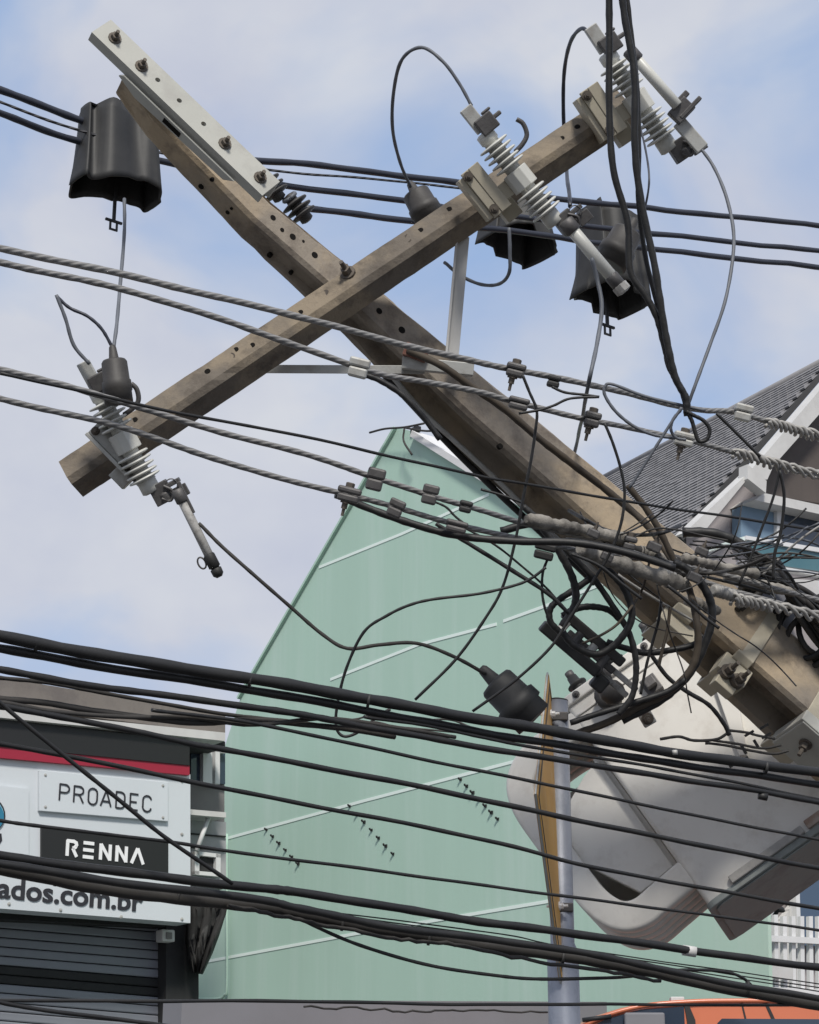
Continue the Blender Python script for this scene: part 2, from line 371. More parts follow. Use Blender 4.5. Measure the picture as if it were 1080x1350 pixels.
rest = MB(); R3 = Matrix((RDIR, sl, rn)).transposed()
vis = [q for q in cand if True]
for i, (u, v, a) in enumerate(vis):
    Mx = Matrix.Translation(A + RDIR*u + sl*v + rn*(.006+abs(a)*.15)) @ (R3.to_4x4() @ Matrix.Rotation(a, 4, 'X'))
    if i < 300: inst(roof, 'tile', tme, Mx)
    else:
        b = len(rest.v); rest.v += [Mx @ p for p in tm.v]
        for f in tm.f: rest.face([b+k for k in f])
ro = part(roof, 'tile_field', rest, M['tile'], kind='stuff')
rc = MB().tube([B + rn*.01, B+ext + rn*.01], .035, 10); part(roof, 'ridge', rc, M['tile'])
def board(p, name, pts, wd, dep, m, o=0.):
    P = [HP(x, y, o) for x, y in pts]; mb = MB()
    mb.prism(P, -SNRM*dep); return part(p, name, mb, m)
board(ho, 'verge_board', [(903, 702), (988, 622), (1004, 604), (1100, 492), (1100, 524), (1020, 614), (1012, 632), (985, 632), (926, 704)], 0, .12, M['offwhite'], .22)
board(ho, 'verge_board', [(986, 612), (1011, 634), (1010, 650), (986, 631)], 0, .1, M['offwhite'], .26)
board(ho, 'gable_boards', [(1000, 628), (1110, 508), (1110, 668), (1011, 652)], 0, .1, M['brown'], .02)
board(ho, 'soffit', [(1008, 650), (1110, 672), (1110, 684), (995, 659)], 0, .5, M['offwhite'], .18)
board(ho, 'wall', [(905, 706), (986, 632), (1011, 650), (1120, 684), (1120, 1330), (905, 1330)], 0, .3, M['lilac'], -.1)
board(ho, 'column', [(977, 668), (1027, 655), (1027, 730), (977, 716)], 0, .1, M['bluepaint'], .02)
wi = board(ho, 'window', [(1024, 668), (1110, 684), (1110, 740), (1024, 722)], 0, .06, M['glass'], .03)
for q in ([(1025, 662), (1031, 663), (1031, 724), (1025, 722)], [(1024, 660), (1110, 676), (1110, 682), (1024, 667)]): board(wi, 'frame', q, 0, .08, M['white'], .06)
board(ho, 'balcony_glass', [(986, 712), (1110, 734), (1110, 757), (992, 740)], 0, .03, M['tealglass'], .5)
board(ho, 'balcony_rail', [(984, 706), (1110, 727), (1110, 733), (984, 711)], 0, .06, M['white'], .52)
board(ho, 'balcony_rail', [(1000, 742), (1110, 760), (1110, 764), (1000, 746)], 0, .06, M['white'], .52)
board(ho, 'balcony_slab', [(960, 756), (1110, 768), (1110, 800), (960, 790)], 0, .7, M['offwhite'], .55)
# lower storey: cladding planks, railing, window, lamp
k = 15.4/F
for i in range(7):
    x = 994 + i*9.4; y0 = 1262 - (x-994)*1.35
    board(ho, 'cladding_plank', [(x, max(1150, y0)), (x+8.6, max(1150, y0-10)), (x+8.6, 1312), (x, 1312)], 0, .06, M['offwhite'], .02 + .006*(i % 2))
wl = board(ho, 'window', [(1052, 1130), (1110, 1136), (1110, 1250), (1056, 1246)], 0, .05, M['blueglass'], .05)
board(wl, 'frame', [(1048, 1128), (1053, 1129), (1057, 1250), (1052, 1250)], 0, .07, M['white'], .08)
rl = thing('balcony_railing', 'white picket railing at the bottom right beside the green wall', 'railing', HP(1040, 1300, .9))
def hb2(p, name, q, dep, m, o): return board(p, name, q, 0, dep, m, o)
for i in range(8):
    x = 998 + i*11.5; t = 1208 if i > 2 else 1206
    hb2(rl, 'baluster', [(x, t), (x+5, t), (x+6, 1306), (x+1, 1306)], .03, M['white'], .9+.002*i)
hb2(rl, 'rail', [(992, 1232), (1110, 1238), (1110, 1246), (992, 1240)], .03, M['white'], .94)
hb2(rl, 'rail', [(992, 1300), (1110, 1306), (1110, 1314), (992, 1306)], .03, M['white'], .94)
hb2(rl, 'notice_panel', [(1008, 1272), (1046, 1276), (1046, 1292), (1008, 1288)], .02, M['offwhite'], .97)
lp = thing('wall_lamp', 'small black flood lamp on a slanted white arm by the railing', 'lamp', HP(1012, 1225, 1.0))
part(lp, 'arm', MB().rod(HP(1002, 1228, 1), HP(1020, 1196, 1.1), .02), M['white'])
L = Fr(1020, 1197, 14.4, .45, -.9)
part(lp, 'lamp_head', MB().lathe(L, [(-14, 3.5), (-2, 4), (0, 9), (3, 11), (6, 8), (7, 1)], 14, 5, 0), M['blacktrim'])

# ------------------------------------------------------------------ shop building on the left with its sign
FD = 17.6
def FP(x, y, o=0.): return onplane(x, y, FD, SNRM, o)
sb = FP(120, 1340); sb.z = 0
sh = thing('shop_building', 'grey shop building with dark roller shutter under the white sign', 'building', sb)
def fbd(p, name, pts, dep, m, o=0., label=None, bevel=0):
    return part(p, name, MB().prism([FP(x, y, o) for x, y in pts], -SNRM*dep), m, bevel, label)
fbd(sh, 'wall', [(-260, 905), (296, 965), (296, 1172), (262, 1172), (262, 1215), (-260, 1190)], .4, M['greywall'], -.05)
fbd(sh, 'eave', [(-260, 862), (0, 893), (297, 942), (297, 968), (0, 930), (-260, 900)], 2.2, M['eave'], .45)
fbd(sh, 'gutter', [(-260, 909), (0, 936), (120, 948), (297, 966), (297, 977), (120, 958), (0, 946), (-260, 918)], .16, M['offwhite'], .50)
fbd(sh, 'soffit', [(-260, 928), (0, 950), (297, 978), (297, 986), (-260, 938)], .5, M['dark'], .3)
wn_ = fbd(sh, 'window', [(252, 984), (297, 990), (297, 1034), (252, 1028)], .08, M['glass'], .0)
for q in ([(252, 983), (280, 987), (280, 992), (252, 988)], [(268, 986), (280, 988), (280, 1033), (268, 1031)], [(284, 988), (290, 989), (290, 1034), (284, 1033)], [(284, 987), (297, 989), (297, 993), (284, 991)]):
    fbd(wn_, 'frame', q, .06, M['white'], .05)
fbd(sh, 'ledge', [(251, 1067), (298, 1071), (298, 1078), (251, 1074)], .3, M['offwhite'], .2)
fbd(sh, 'lower_wall', [(251, 1080), (298, 1084), (298, 1166), (251, 1162)], .2, M['palewall'], -.02)
for y in (1098, 1116): fbd(sh, 'siding_seam', [(251, y), (298, y+4), (298, y+5.6), (251, y+1.6)], .02, M['dark'], .0)
vt = fbd(sh, 'vent_window', [(262, 1128), (286, 1130), (286, 1150), (262, 1148)], .04, M['dark'], .01)
for q in ([(257, 1122), (291, 1126), (291, 1131), (257, 1127)], [(257, 1148), (291, 1151), (291, 1156), (257, 1153)], [(257, 1122), (263, 1123), (263, 1153), (257, 1153)], [(285, 1125), (291, 1126), (291, 1156), (285, 1155)]):
    fbd(vt, 'frame', q, .05, M['white'], .05)
part(sh, 'pipe', MB().rod(FP(276, 1076, .12), FP(259, 1122, .12), .018), M['white'])
fbd(sh, 'pier', [(219, 1214), (262, 1216), (262, 1360), (219, 1360)], .5, M['dark'], .02)
fbd(sh, 'lintel', [(-260, 1186), (219, 1212), (219, 1222), (-260, 1200)], .3, M['dark'], .05)
st = MB()
shp = thing('roller_shutter', 'grey roller shutter with dark cross band below the shop sign', 'shutter', FP(100, 1350, -.1))
yy = 1204; i = 0
while yy < 1420:
    hgt = 12.5; dk = 1284 <= yy < 1300
    m = M['dark'] if 1283 < yy+6 < 1304 else M['shutter']
    dy = 14
    mb = MB().prism([FP(-260, yy-26, -.1), FP(219, yy+dy, -.1), FP(219, yy+dy+11.2, -.1), FP(-260, yy-26+11.2, -.1)], -SNRM*.02)
    part(shp, 'slat', mb, m, .01); yy += 12.2; i += 1
fbd(shp, 'backing', [(-260, 1170), (219, 1204), (219, 1460), (-260, 1440)], .02, M['dark'], -.16)
cb = thing('alarm_box', 'small pale box fixed at the top corner of the shutter', 'alarm box', FP(224, 1232, .05))
fbd(cb, 'case', [(214, 1225), (231, 1226), (231, 1242), (214, 1241)], .1, M['offwhite'], .14, bevel=.01)
fbd(cb, 'slot', [(220, 1229), (227, 1229.5), (227, 1238), (220, 1237.5)], .02, M['greywall'], .15)
# torn tarp hanging in the gap
tp = MB(); rings = []
edgeL = [(246, 1180), (247, 1210), (246, 1240), (250, 1262), (256, 1284)]; edgeR = [(302, 1184), (298, 1206), (288, 1232), (279, 1256), (266, 1284)]
for (a, b) in zip(edgeL, edgeR):
    rings.append([FP(a[0]+(b[0]-a[0])*j/8, a[1]+(b[1]-a[1])*j/8, .12+.1*math.sin(j*2.1+a[1]*.05)+random.uniform(-.03, .03)) for j in range(9)])
tp.loft(rings, closed=False, cap=False)
o = single('tarp', tp, M['tarp'], 'torn dark tarp hanging between the shop corner and green wall', 'tarp')
sm = o.modifiers.new('solidify', 'SOLIDIFY'); sm.thickness = .01

# the sign
sg = thing('shop_sign', 'large white shop sign board with black top band and red stripe', 'sign', FP(100, 1217, .3))
fbd(sg, 'panel', [(-260, 974), (251, 1021), (251, 1217), (-260, 1178)], .2, M['signpanel'], .40)
fbd(sg, 'top_band', [(-260, 926), (0, 948), (250, 977), (250, 1009), (0, 984), (-260, 962)], .24, M['signblack'], .45)
fbd(sg, 'red_stripe', [(-260, 962), (0, 984.5), (250, 1009.5), (250, 1022), (0, 999), (-260, 975)], .22, M['red'], .44)
bd = fbd(sg, 'raised_board', [(52, 1015), (222, 1031), (222, 1083), (52, 1069)], .04, M['signpanel'], .43, bevel=.004)
fbd(sg, 'raised_board', [(-160, 1020), (38, 1040), (38, 1131), (-160, 1118)], .02, M['signpanel'], .425)
bk = fbd(sg, 'black_board', [(55, 1088), (222, 1110), (222, 1152), (55, 1137)], .03, M['signblack'], .425)
def fit(p, body, bl, br, hpx, m, off, bold=0., thick=.012):
    a = FP(*bl, off); b = FP(*br, off); Z = Vector((0, 0, 1)); X = SDIR
    wid = (b-a).dot(X); hei = (FP(bl[0], bl[1]-hpx, off)-a).z
    return lettering(p, 'lettering', body, m, a, X, Z, wid, hei, thick, bold, SNRM)
# strokes for the two logotypes
def strokes(p, letters, bl, br, hpx, wd, m, off, th=.012):
    a = FP(*bl, off); b = FP(*br, off); X = SDIR; Z = Vector((0, 0, 1)); wid = (b-a).dot(X); hei = (FP(bl[0], bl[1]-hpx, off)-a).z
    k = wd*wid
    for segs in letters:
        mb = MB()
        for i, s in enumerate(segs):
            P = [a + X*q[0]*wid + Z*q[1]*hei for q in s]
            for j in range(len(P)-1):
                d = (P[j+1]-P[j]).normalized(); q = SNRM.cross(d)*k
                e0 = d*(k*.75 if j == 0 and len(P) > 5 else 0); z = SNRM*(.0006*((i*5+j) % 4)); e = SNRM*th
                ex = d*k*.5 if len(P) > 2 and j < len(P)-2 else Vector(); ex0 = d*k*.5 if len(P) > 2 and j > 0 else Vector()
                A_, B_ = P[j]-ex0, P[j+1]+ex
                mb.hexa([A_-q+z, B_-q+z, B_+q+z, A_+q+z, A_-q+z+e, B_-q+z+e, B_+q+z+e, A_+q+z+e])
        part(p, 'letter', mb, m)
def arc(cx, cy, rx, ry, a0, a1, n=7): return [(cx+rx*math.cos(rad(a0+(a1-a0)*i/n)), cy+ry*math.sin(rad(a0+(a1-a0)*i/n))) for i in range(n+1)]
pw = 1/7.; S = []
def sc_(x0, pts): return [(x0+x, y) for x, y in pts]
lw_ = .09
S = [[sc_(0, [(0, 0), (0, 1), (.055, 1)] + arc(.055, .75, .042, .25, 90, -90) + [(0, .5)])],
     [sc_(.150, [(0, 0), (0, 1), (.055, 1)] + arc(.055, .75, .042, .25, 90, -90) + [(0, .5)]), sc_(.150, [(.055, .5), (.1, 0)])],
     [sc_(.300, arc(.048, .72, .046, .28, 180, 0) + arc(.048, .28, .046, .28, 0, -180) + [(.002, .72)])],
     [sc_(.435, [(0, 0), (.055, 1)]), sc_(.435, [(.055, 1), (.11, 0)]), sc_(.435, [(.018, .3), (.092, .3)])],
     [sc_(.60, [(0, 0), (0, 1), (.04, 1)] + arc(.045, .72, .046, .28, 90, 0) + arc(.045, .28, .046, .28, 0, -90) + [(0, 0)])],
     [sc_(.752, [(.085, 0), (0, 0), (0, 1), (.085, 1)]), sc_(.752, [(0, .5), (.07, .5)])],
     [sc_(.888, arc(.048, .72, .046, .28, 10, 180) + arc(.048, .28, .046, .28, 180, 350))]]
strokes(bd, S, (78, 1055), (201, 1066.5), 21.5, .0078, M['signink'], .431, .005)
S = [[[(0, 0), (0, .93), (.075, .93), (.105, .86), (.112, .72), (.098, .58), (.065, .5)], [(.065, .5), (.12, 0)]],
     [[(.2, y), (.335, y)] for y in (.07, .5, .93)],
     [[(.425, 0), (.425, 1)], [(.425, .97), (.545, .03)], [(.545, 0), (.545, 1)]],
     [[(.635, 0), (.635, 1)], [(.635, .97), (.755, .03)], [(.755, 0), (.755, 1)]],
     [[(.83, 0), (.905, .97)], [(.905, .97), (.985, 0)]]]
strokes(bk, S, (88, 1128.5), (190, 1137), 21.5, .0195, M['signwhite'], .426, .006)
fit(sg, 'ados.com.br', (-4, 1184), (188, 1197), 28, M['signink'], .402, .022, .006)
for x, y in ((60, 1022), (215, 1036), (60, 1064), (215, 1078)): part(bd, 'screw', MB().bolt(FP(x, y, .431), SNRM, .008, .006), M['galv'])
for x, y in ((12, 1192), (80, 1200), (160, 1209), (240, 1212), (240, 1030), (240, 1100)): part(sg, 'screw', MB().bolt(FP(x, y, .402), SNRM, .009, .007), M['galv'])
# round emblem, cut by the frame at the left
em = MB(); c0 = FP(-20, 1073, .428); 
def disc(cx, cy, r, m, off, name, a0=0, a1=360, r2=0):
    c = FP(cx, cy, off); kk = 15.9/F*1.02; P = []
    n = 28
    for i in range(n+1): a = rad(a0+(a1-a0)*i/n); P.append(c + (SDIR*math.cos(a)*r*1.25 + Vector((0, 0, 1))*math.sin(a)*r)*kk)
    if r2:
        Q = []
        for i in range(n+1): a = rad(a0+(a1-a0)*i/n); Q.append(c + (SDIR*math.cos(a)*r2*1.25 + Vector((0, 0, 1))*math.sin(a)*r2)*kk)
        mb = MB(); mb.loft([[p for p in P], [q for q in Q]], closed=False, cap=False, smooth=False)
        b = len(mb.v); 
        mb2 = MB()
        for i in range(n): mb2.hexa([P[i], P[i+1], Q[i+1], Q[i], P[i]+SNRM*.006, P[i+1]+SNRM*.006, Q[i+1]+SNRM*.006, Q[i]+SNRM*.006])
        return part(sg, name, mb2, m)
    return part(sg, name, MB().prism(P[:-1], SNRM*.005), m)
disc(-24, 1073, 22, M['logo_light'], .427, 'emblem'); disc(-24, 1073, 23, M['signink'], .431, 'emblem', 0, 360, 21.8)
disc(-22, 1075, 20, M['logo_blue'], .434, 'emblem', -60, 40, 9); disc(-24, 1064, 13, M['signwhite'], .438, 'emblem', -30, 60, 7)
fbd(sg, 'emblem', [(-14, 1098), (2, 1099), (3, 1108), (-4, 1118), (-14, 1116)], .004, M['signink'], .43)

# ------------------------------------------------------------------ orange van (only its roof reaches the picture)
VD = 11.4
NV = Vector((0, -1, 0))
def VX(x, y, o=0.): return onplane(x, y, VD, NV, o)
vb = VX(930, 1330); vb.z = 0
va = thing('orange_van', 'orange van roof with dark windows showing at the bottom edge', 'van', vb)
top = [(640, 1500), (690, 1420), (735, 1372), (762, 1350), (790, 1337), (825, 1326), (862, 1319.5), (905, 1316), (960, 1314.5), (1080, 1315), (1240, 1318), (1310, 1330)]
P = [VX(x, y) for x, y in top]; xr = VX(1330, 1400).x; xl = P[0].x - .15
P = [Vector((xl, P[0].y, .45)), Vector((xl-.02, P[0].y, 1.1))] + P + [Vector((xr, P[0].y, 1.6)), Vector((xr, P[0].y, .45))]
rings = []
for dy, dz, dx in ((0.0, -.035, .02), (.05, -.008, .0), (.25, .012, 0), (.9, .02, 0), (1.05, 0, .0), (1.12, -.05, .02)):
    rings.append([Vector((p.x + (dx if i < 6 else -dx), p.y + dy, p.z + (dz if p.z > 1.8 else 0))) for i, p in enumerate(P)])
part(va, 'body', MB().loft(rings, smooth=False), M['orange'], .01)
def vside(name, q, m, o=.006, dep=.03): return part(va, name, MB().prism([VX(x, y, o) for x, y in q], -NV*dep), m)
w1 = vside('window', [(742, 1420), (752, 1384), (772, 1358), (800, 1343), (845, 1331), (902, 1327), (906, 1420)], M['glass'])
part(w1, 'wiper', MB().rod(VX(768, 1345, .02), VX(806, 1340, .02), .012), M['blacktrim'])
part(w1, 'window_reflection', MB().box(Up(VX(850, 1346, .02), .0042, RT, NV), -26, 24, -12, 9, 0, 14), M['base'], .01)  # grey block added on the pane in place of the glass's pale reflection
vside('window_trim', [(902, 1322), (909, 1326), (917, 1345), (922, 1420), (910, 1420), (906, 1345)], M['blacktrim'], .01)
vside('window', [(944, 1420), (946, 1349), (952, 1343), (1290, 1345), (1290, 1420)], M['glass'])
vside('door_seam', [(976, 1317.5), (978, 1317.5), (986, 1350), (1000, 1460), (997, 1460), (983.5, 1350)], M['blacktrim'], .004)
vside('door_seam', [(1006, 1318), (1010, 1318), (1026, 1352), (1021, 1352)], M['blacktrim'], .004)
part(va, 'roof_gutter', MB().tube(catmull([VX(x, y, .012) for x, y in ((770, 1352), (805, 1337), (850, 1326), (905, 1321), (960, 1319.5), (1080, 1320), (1240, 1323))], 5), .012, 8), M['orange'])
part(va, 'roof_marker', MB().box(Up(VX(892, 1319, -.05), .0036, RT, NV), -10, 10, -3, 4, -6, 14), M['offwhite'], .005)
for x in (800, 1220):
    q = VX(x, 1400); cxw = Vector((q.x, q.y, .36))
    def ringw(R, dy): return [cxw + Vector((R*math.cos(a*math.pi/12), dy, R*math.sin(a*math.pi/12))) for a in range(24)]
    wy = part(va, 'wheel', MB().loft([ringw(.36, -.03), ringw(.36, .2)]), M['blacktrim'], .02)
    part(wy, 'rim', MB().loft([ringw(.21, -.045), ringw(.21, .0)]), M['galv'])

# ------------------------------------------------------------------ the leaning concrete pole
ST = [((186, 87), (150, 123)), ((231, 138), (190, 178)), ((361, 265), (317, 313)), ((509, 384), (452, 440)), ((660, 510), (590, 582)), ((768, 598), (690, 672)), ((893, 703), (808, 782)), ((1072, 853), (985, 945)), ((1260, 1008), (1166, 1110)), ((1560, 1260), (1450, 1370))]
AL = rad(38)
def pole_d(x): return 6.2 + (x-130)/950*.8
def pole_fr(x, y, roll=AL, dx=.757, dy=.653): return Fr(x, y, pole_d(x), dx, dy, 0, roll)
pb = W(1700, 1500, 7.6); pb.z = 0
pole = thing('utility_pole', 'weathered concrete utility pole leaning hard left across the picture', 'pole', W(1560, 1320, 7.4))
rings = []
SECS = []
for i, (a, b) in enumerate(ST):
    cx, cy = (a[0]+b[0])/2, (a[1]+b[1])/2; T = math.hypot(a[0]-b[0], a[1]-b[1])*1.06
    L = pole_fr(cx, cy); h1 = .73*T/2; h2 = .70*T/2; c = 5.0
    g = 0.0 if i < 3 else .20*T; e = .26*T
    g = max(g, .5)
    c2_ = 13.0 if i else 5.0
    sec = [(-h1+c2_, h2), (h1-c, h2), (h1, h2-c), (h1, h2-e*.55), (h1-g, h2-e*.8), (h1-g, -h2+e*.8), (h1, -h2+e*.55), (h1, -h2+c), (h1-c, -h2), (-h1+c, -h2), (-h1, -h2+c), (-h1, -h2+e*.55), (-h1+g, -h2+e*.8), (-h1+g, h2-e*.8), (-h1, h2-e*.55), (-h1, h2-c2_)]
    SECS.append((cx, cy, h1, h2, L)); rings.append([L(0, v, w_) for v, w_ in sec])
def rough(rings, n, amp):
    rn_ = random.Random(5); o = []
    for A0, B0 in zip(rings, rings[1:]):
        m_ = max(2, int((B0[0]-A0[0]).length/n))
        for i in range(m_):
            t = i/m_; o.append([a.lerp(b, t) for a, b in zip(A0, B0)])
    o.append(rings[-1]); ph = [rn_.uniform(0, 6.28) for _ in o[0]]
    for i, r in enumerate(o):
        c = sum(r, Vector())/len(r)
        for j in range(len(r)):
            d = (r[j]-c).normalized(); chip = rn_.random()
            r[j] = r[j] + d*(amp*(.5*math.sin(i*.9+ph[j])+rn_.uniform(-.6, .6)) - (amp*2.6 if chip > .955 else 0))
    return o
shaft = part(pole, 'shaft', MB().loft(rough(rings, .05, .0016), smooth=False), M['concrete'])
def front(x, y, lift=0.):                                     # a point of the front face seen at this pixel
    best = min(range(len(SECS)-1), key=lambda i: abs((SECS[i][0]+SECS[i+1][0])/2-x))
    A0, B0 = SECS[best], SECS[best+1]
    o = A0[4](0, 0, A0[3]); n = A0[4].W
    n = (B0[4](0, 0, B0[3])-o).cross(A0[4].V).normalized(); n = n if n.dot(TC) > 0 else -n
    r = ray(x, y); t = (o-CAM).dot(n)/r.dot(n); return CAM + r*t + n*lift, n
def side(x, y, lift=0.):
    best = min(range(len(SECS)-1), key=lambda i: abs((SECS[i][0]+SECS[i+1][0])/2-x))
    A0, B0 = SECS[best], SECS[best+1]
    o = A0[4](0, A0[2], 0); n = (B0[4](0, B0[2], 0)-o).cross(A0[4].W).normalized(); n = n if n.dot(TC) > 0 else -n
    r = ray(x, y); t = (o-CAM).dot(n)/r.dot(n); return CAM + r*t + n*lift, n
def hole(p, pos, n, r, name='hole'):
    X = n.cross(Vector((0, 0, 1))).normalized(); Y = n.cross(X)
    mb = MB(); mb.loft([[pos + X*R*math.cos(j*math.pi/5) + Y*R*math.sin(j*math.pi/5) + n*z for j in range(10)] for R, z in ((r, -.01), (r, .0012))], smooth=False)
    return part(p, name, mb, M['hole'])
for x, y, r in ((360, 287, 4), (386, 312, 4.5), (400, 318, 2), (415, 336, 4.5), (372, 303, 3), (500, 410, 4.5), (530, 435, 5), (660, 588, 4), (548, 462, 3)):
    p_, n_ = front(x, y); hole(shaft, p_, n_, r*6.5/F)
for x, y, r in ((355, 337, 3.5), (279, 237, 3), (265, 246, 4), (300, 280, 3), (383, 360, 3), (305, 275, 2)):
    p_, n_ = side(x, y); hole(shaft, p_, n_, r*6.4/F)
# steel channel at the head
LC = Fr(237, 163.5, 6.14, .722, .692, 0, AL)
chan = thing_c = part(pole, 'head_channel', MB(), M['chan']) if False else None
mb = MB(); HW = 19.5
rects = []
hl = [(-55, 19.5), (-16, 19.5), (28, 19.5)]
ub = [-157]
for c, r in hl: ub += [c-r, c+r]
ub.append(150)
for i in range(0, len(ub)-1, 2): mb.box(LC, ub[i], ub[i+1], -HW, HW, 28, 33)
for (c, r) in hl:                                             # plate round each hole
    n = 24
    for j in range(n):
        q = []
        for t in (j, j+1):
            an_ = 2*math.pi*t/n + math.pi/4*0; ca, sa = math.cos(an_), math.sin(an_); f = 1/max(abs(ca)/r, abs(sa)/HW)
            q.append(((c+3.6*ca, 3.6*sa), (c+f*ca, f*sa)))
        (a, ea), (b, eb) = q
        mb.hexa([LC(*a, 28), LC(*b, 28), LC(*eb, 28), LC(*ea, 28), LC(*a, 33), LC(*b, 33), LC(*eb, 33), LC(*ea, 33)])
    for su in (-1, 1):
        for sv in (-1, 1):
            pass
mb.box(LC, -157, 150, HW-4, HW, 17, 27.9); mb.box(LC, -157, 150, -HW, -HW+4, -2, 27.9)
ch = part(pole, 'head_channel', mb, M['chan'], 0, 'pale steel channel bolted to the pole head')
mb = MB(); mb.prism([LC(u, HW+3, w_) for u, w_ in ((-96, 14), (-90, 21), (110, 21), (96, 8), (-62, 4))], LC.V*3*LC.k); part(pole, 'head_plate', mb, M['chan'], .002)
mb = MB(); mb.box(LC, -14, 16, HW+5, HW+6.6, 9, 17); part(pole, 'slot', mb, M['hole'])
for u in (-133, -82, 66, 130): part(ch, 'bolt', MB().bolt(LC(u, 0 if u != -82 else 3, 33), LC.W, 6*LC.k, 10*LC.k), M['bolt'])
# crossarm
def arm_d(x): return 6.06 + (x-108)/704*.5
AX = Vector((704, -472, 0)).normalized()
rings = []; ASEC = []
for t in (-.02, .25, .5, .75, 1.02):
    x, y = 108+704*t, 622-472*t; L = Fr(x, y, arm_d(x), AX.x, AX.y, 0, AL); h = 23.2; c = 7.5
    s = 6.2/arm_d(x)
    ASEC.append((x, y, L)); rings.append([L(0, v*s, w_*s) for v, w_ in ((-h+c, h), (h-c, h), (h, h-c), (h, -h+c), (h-c, -h), (-h+c, -h), (-h, -h+c), (-h, h-c))])
arm = part(pole, 'crossarm', MB().loft(rough(rings, .035, .0013), smooth=False), M['arm_concrete'], 0, 'mottled concrete crossarm bolted across the pole')
def armf(t, v=0, lift=0., face=0):
    x, y = 108+704*t, 622-472*t; L = Fr(x, y, arm_d(x), AX.x, AX.y, 0, AL)
    s = 6.2/arm_d(x)
    return (L(0, v, 23.25*s+lift), L.W) if face == 0 else (L(0, 23.25*s+lift, v), L.V)
for t, v in ((.115, -2), (.25, -2), (.305, -6), (.42, 3), (.645, 0), (.70, -3), (.905, 4), (.935, 2), (.33, 4)):
    p_, n_ = armf(t, v); hole(arm, p_, n_, 4.2*6.2/F)
part(arm, 'bolt', MB().bolt(armf(.515, -8)[0], armf(.5)[1], .017, .04), M['bolt'])
for t0, t1, txt, hh in ((.575, .625, '260', 15), (.235, .30, 'COND', 13), (.43, .475, '60', 13)):
    # cast figures, upside down as on the arm
    x, y = 108+704*t1, 622-472*t1; L = Fr(x, y, arm_d(x), AX.x, AX.y, 0, AL); org = L(0, -hh*.5, 23.2*6.2/arm_d(x))
    lettering(arm, 'cast_figures', txt, M['cast'], org, -L.U, L.V, (t1-t0)*847*L.k, hh*L.k, .002, 0, L.W)
# braces under the arm
mb = MB()
LB = Fr(603, 390, 6.42, -.09, 1); mb.box(LB, -78, 82, -9, 9, -2, 3); mb.box(LB, -78, 82, 6, 9, 3, 12)
br = part(pole, 'brace', mb, M['offwhite'], .001, 'pale flat steel brace from arm to pole')
LB2 = Fr(460, 487, 6.36, 1, .005); mb = MB(); mb.box(LB2, -112, 100, -5.5, 5.5, -2, 3); mb.box(LB2, -112, 100, -5.5, -2.5, -12, -2)
br2 = part(pole, 'brace', mb, M['galv'], .001, 'grey horizontal steel brace between arm and pole')
mb = MB(); Lx = Fr(575, 482, 6.3, 1, .1); mb.box(Lx, -45, 50, -8, 8, -30, 3); part(br2, 'end_plate', mb, M['galv'], .002)
mb = MB(); Lx = Fr(552, 466, 6.28, .9, .35); mb.box(Lx, -20, 12, -9, 9, -24, 2); part(br2, 'rusty_end', mb, M['rust'], .003)
# straps and lugs on the lower pole
def strap(x, y, wpx, name='strap', m='tansteel'):
    i = min(range(len(ST)), key=lambda i: abs((ST[i][0][0]+ST[i][1][0])/2-x)); T = 124 + (x-900)*.13
    L = pole_fr(x, y); h1 = .73*T/2+2.5; h2 = .70*T/2+2.5; mb = MB()
    sec = [(-h1, h2), (h1-8, h2), (h1, h2-8), (h1, -h2), (-h1, -h2)]
    r = [[L(u, v, w_) for v, w_ in sec] for u in (-wpx, wpx)]; r2 = [[L(u, v*.9, w_*.9) for v, w_ in sec] for u in (-wpx, wpx)]
    mb.loft([r2[0], r[0], r[1], r2[1]], cap=False, smooth=False)
    return part(pole, name, mb, M[m], .003), L, h1, h2
s1, L1, h1, h2 = strap(975, 858, 13)
mb = MB(); mb.box(L1, -22, 22, h1-4, h1+26, h2-34, h2-10); mb.box(L1, -14, 16, h1+20, h1+44, h2-30, h2-14); part(s1, 'lug', mb, M['tansteel'], .004)
for u in (-8, 10): part(s1, 'bolt', MB().bolt(L1(u, h1+24, h2-10), L1.W, .017, .05), M['bolt'])
mb = MB(); mb.box(L1, -74, 30, -h1-44, -h1+6, h2-24, h2-12); part(s1, 'plate', mb, M['base'], .004)
part(s1, 'bolt', MB().bolt(L1(14, -h1-18, h2-12), L1.W, .014, .03), M['bolt'])
s2, L2, h1, h2 = strap(1070, 940, 22)
mb = MB(); mb.box(L2, -24, 26, h1-6, h1+12, h2-70, h2+4); mb.box(L2, -20, 44, h1+6, h1+14, h2-70, h2+2); part(s2, 'lug', mb, M['chan'], .004)
part(s2, 'bolt', MB().bolt(L2(6, h1+14, h2-26), L2.V, .016, .04), M['bolt'])
s3, L3, h1, h2 = strap(900, 798, 15, 'strap', 'tansteel')
mb = MB(); mb.box(L3, -22, 50, h1-4, h1+18, h2-26, h2-16); part(s3, 'plate', mb, M['tansteel'], .004)
# thin conduits strapped along the lower face of the pole
def sidewire(pts, r, m, lab, nm='earth_wire'):
    P = [side(x, y, .012)[0] for x, y in pts]; single(nm, MB().tube(catmull(P, 5), r), m, lab, 'wire')
sidewire([(515, 488), (560, 540), (612, 588), (668, 640), (720, 692), (790, 752)], .009, M['galv'], 'pale earth wire clipped along the shaded side of the pole')
sidewire([(500, 482), (545, 530), (596, 585), (660, 648), (716, 700), (786, 766)], .011, M['cable'], 'black cable clipped along the lowest edge of the pole', 'pole_cable')

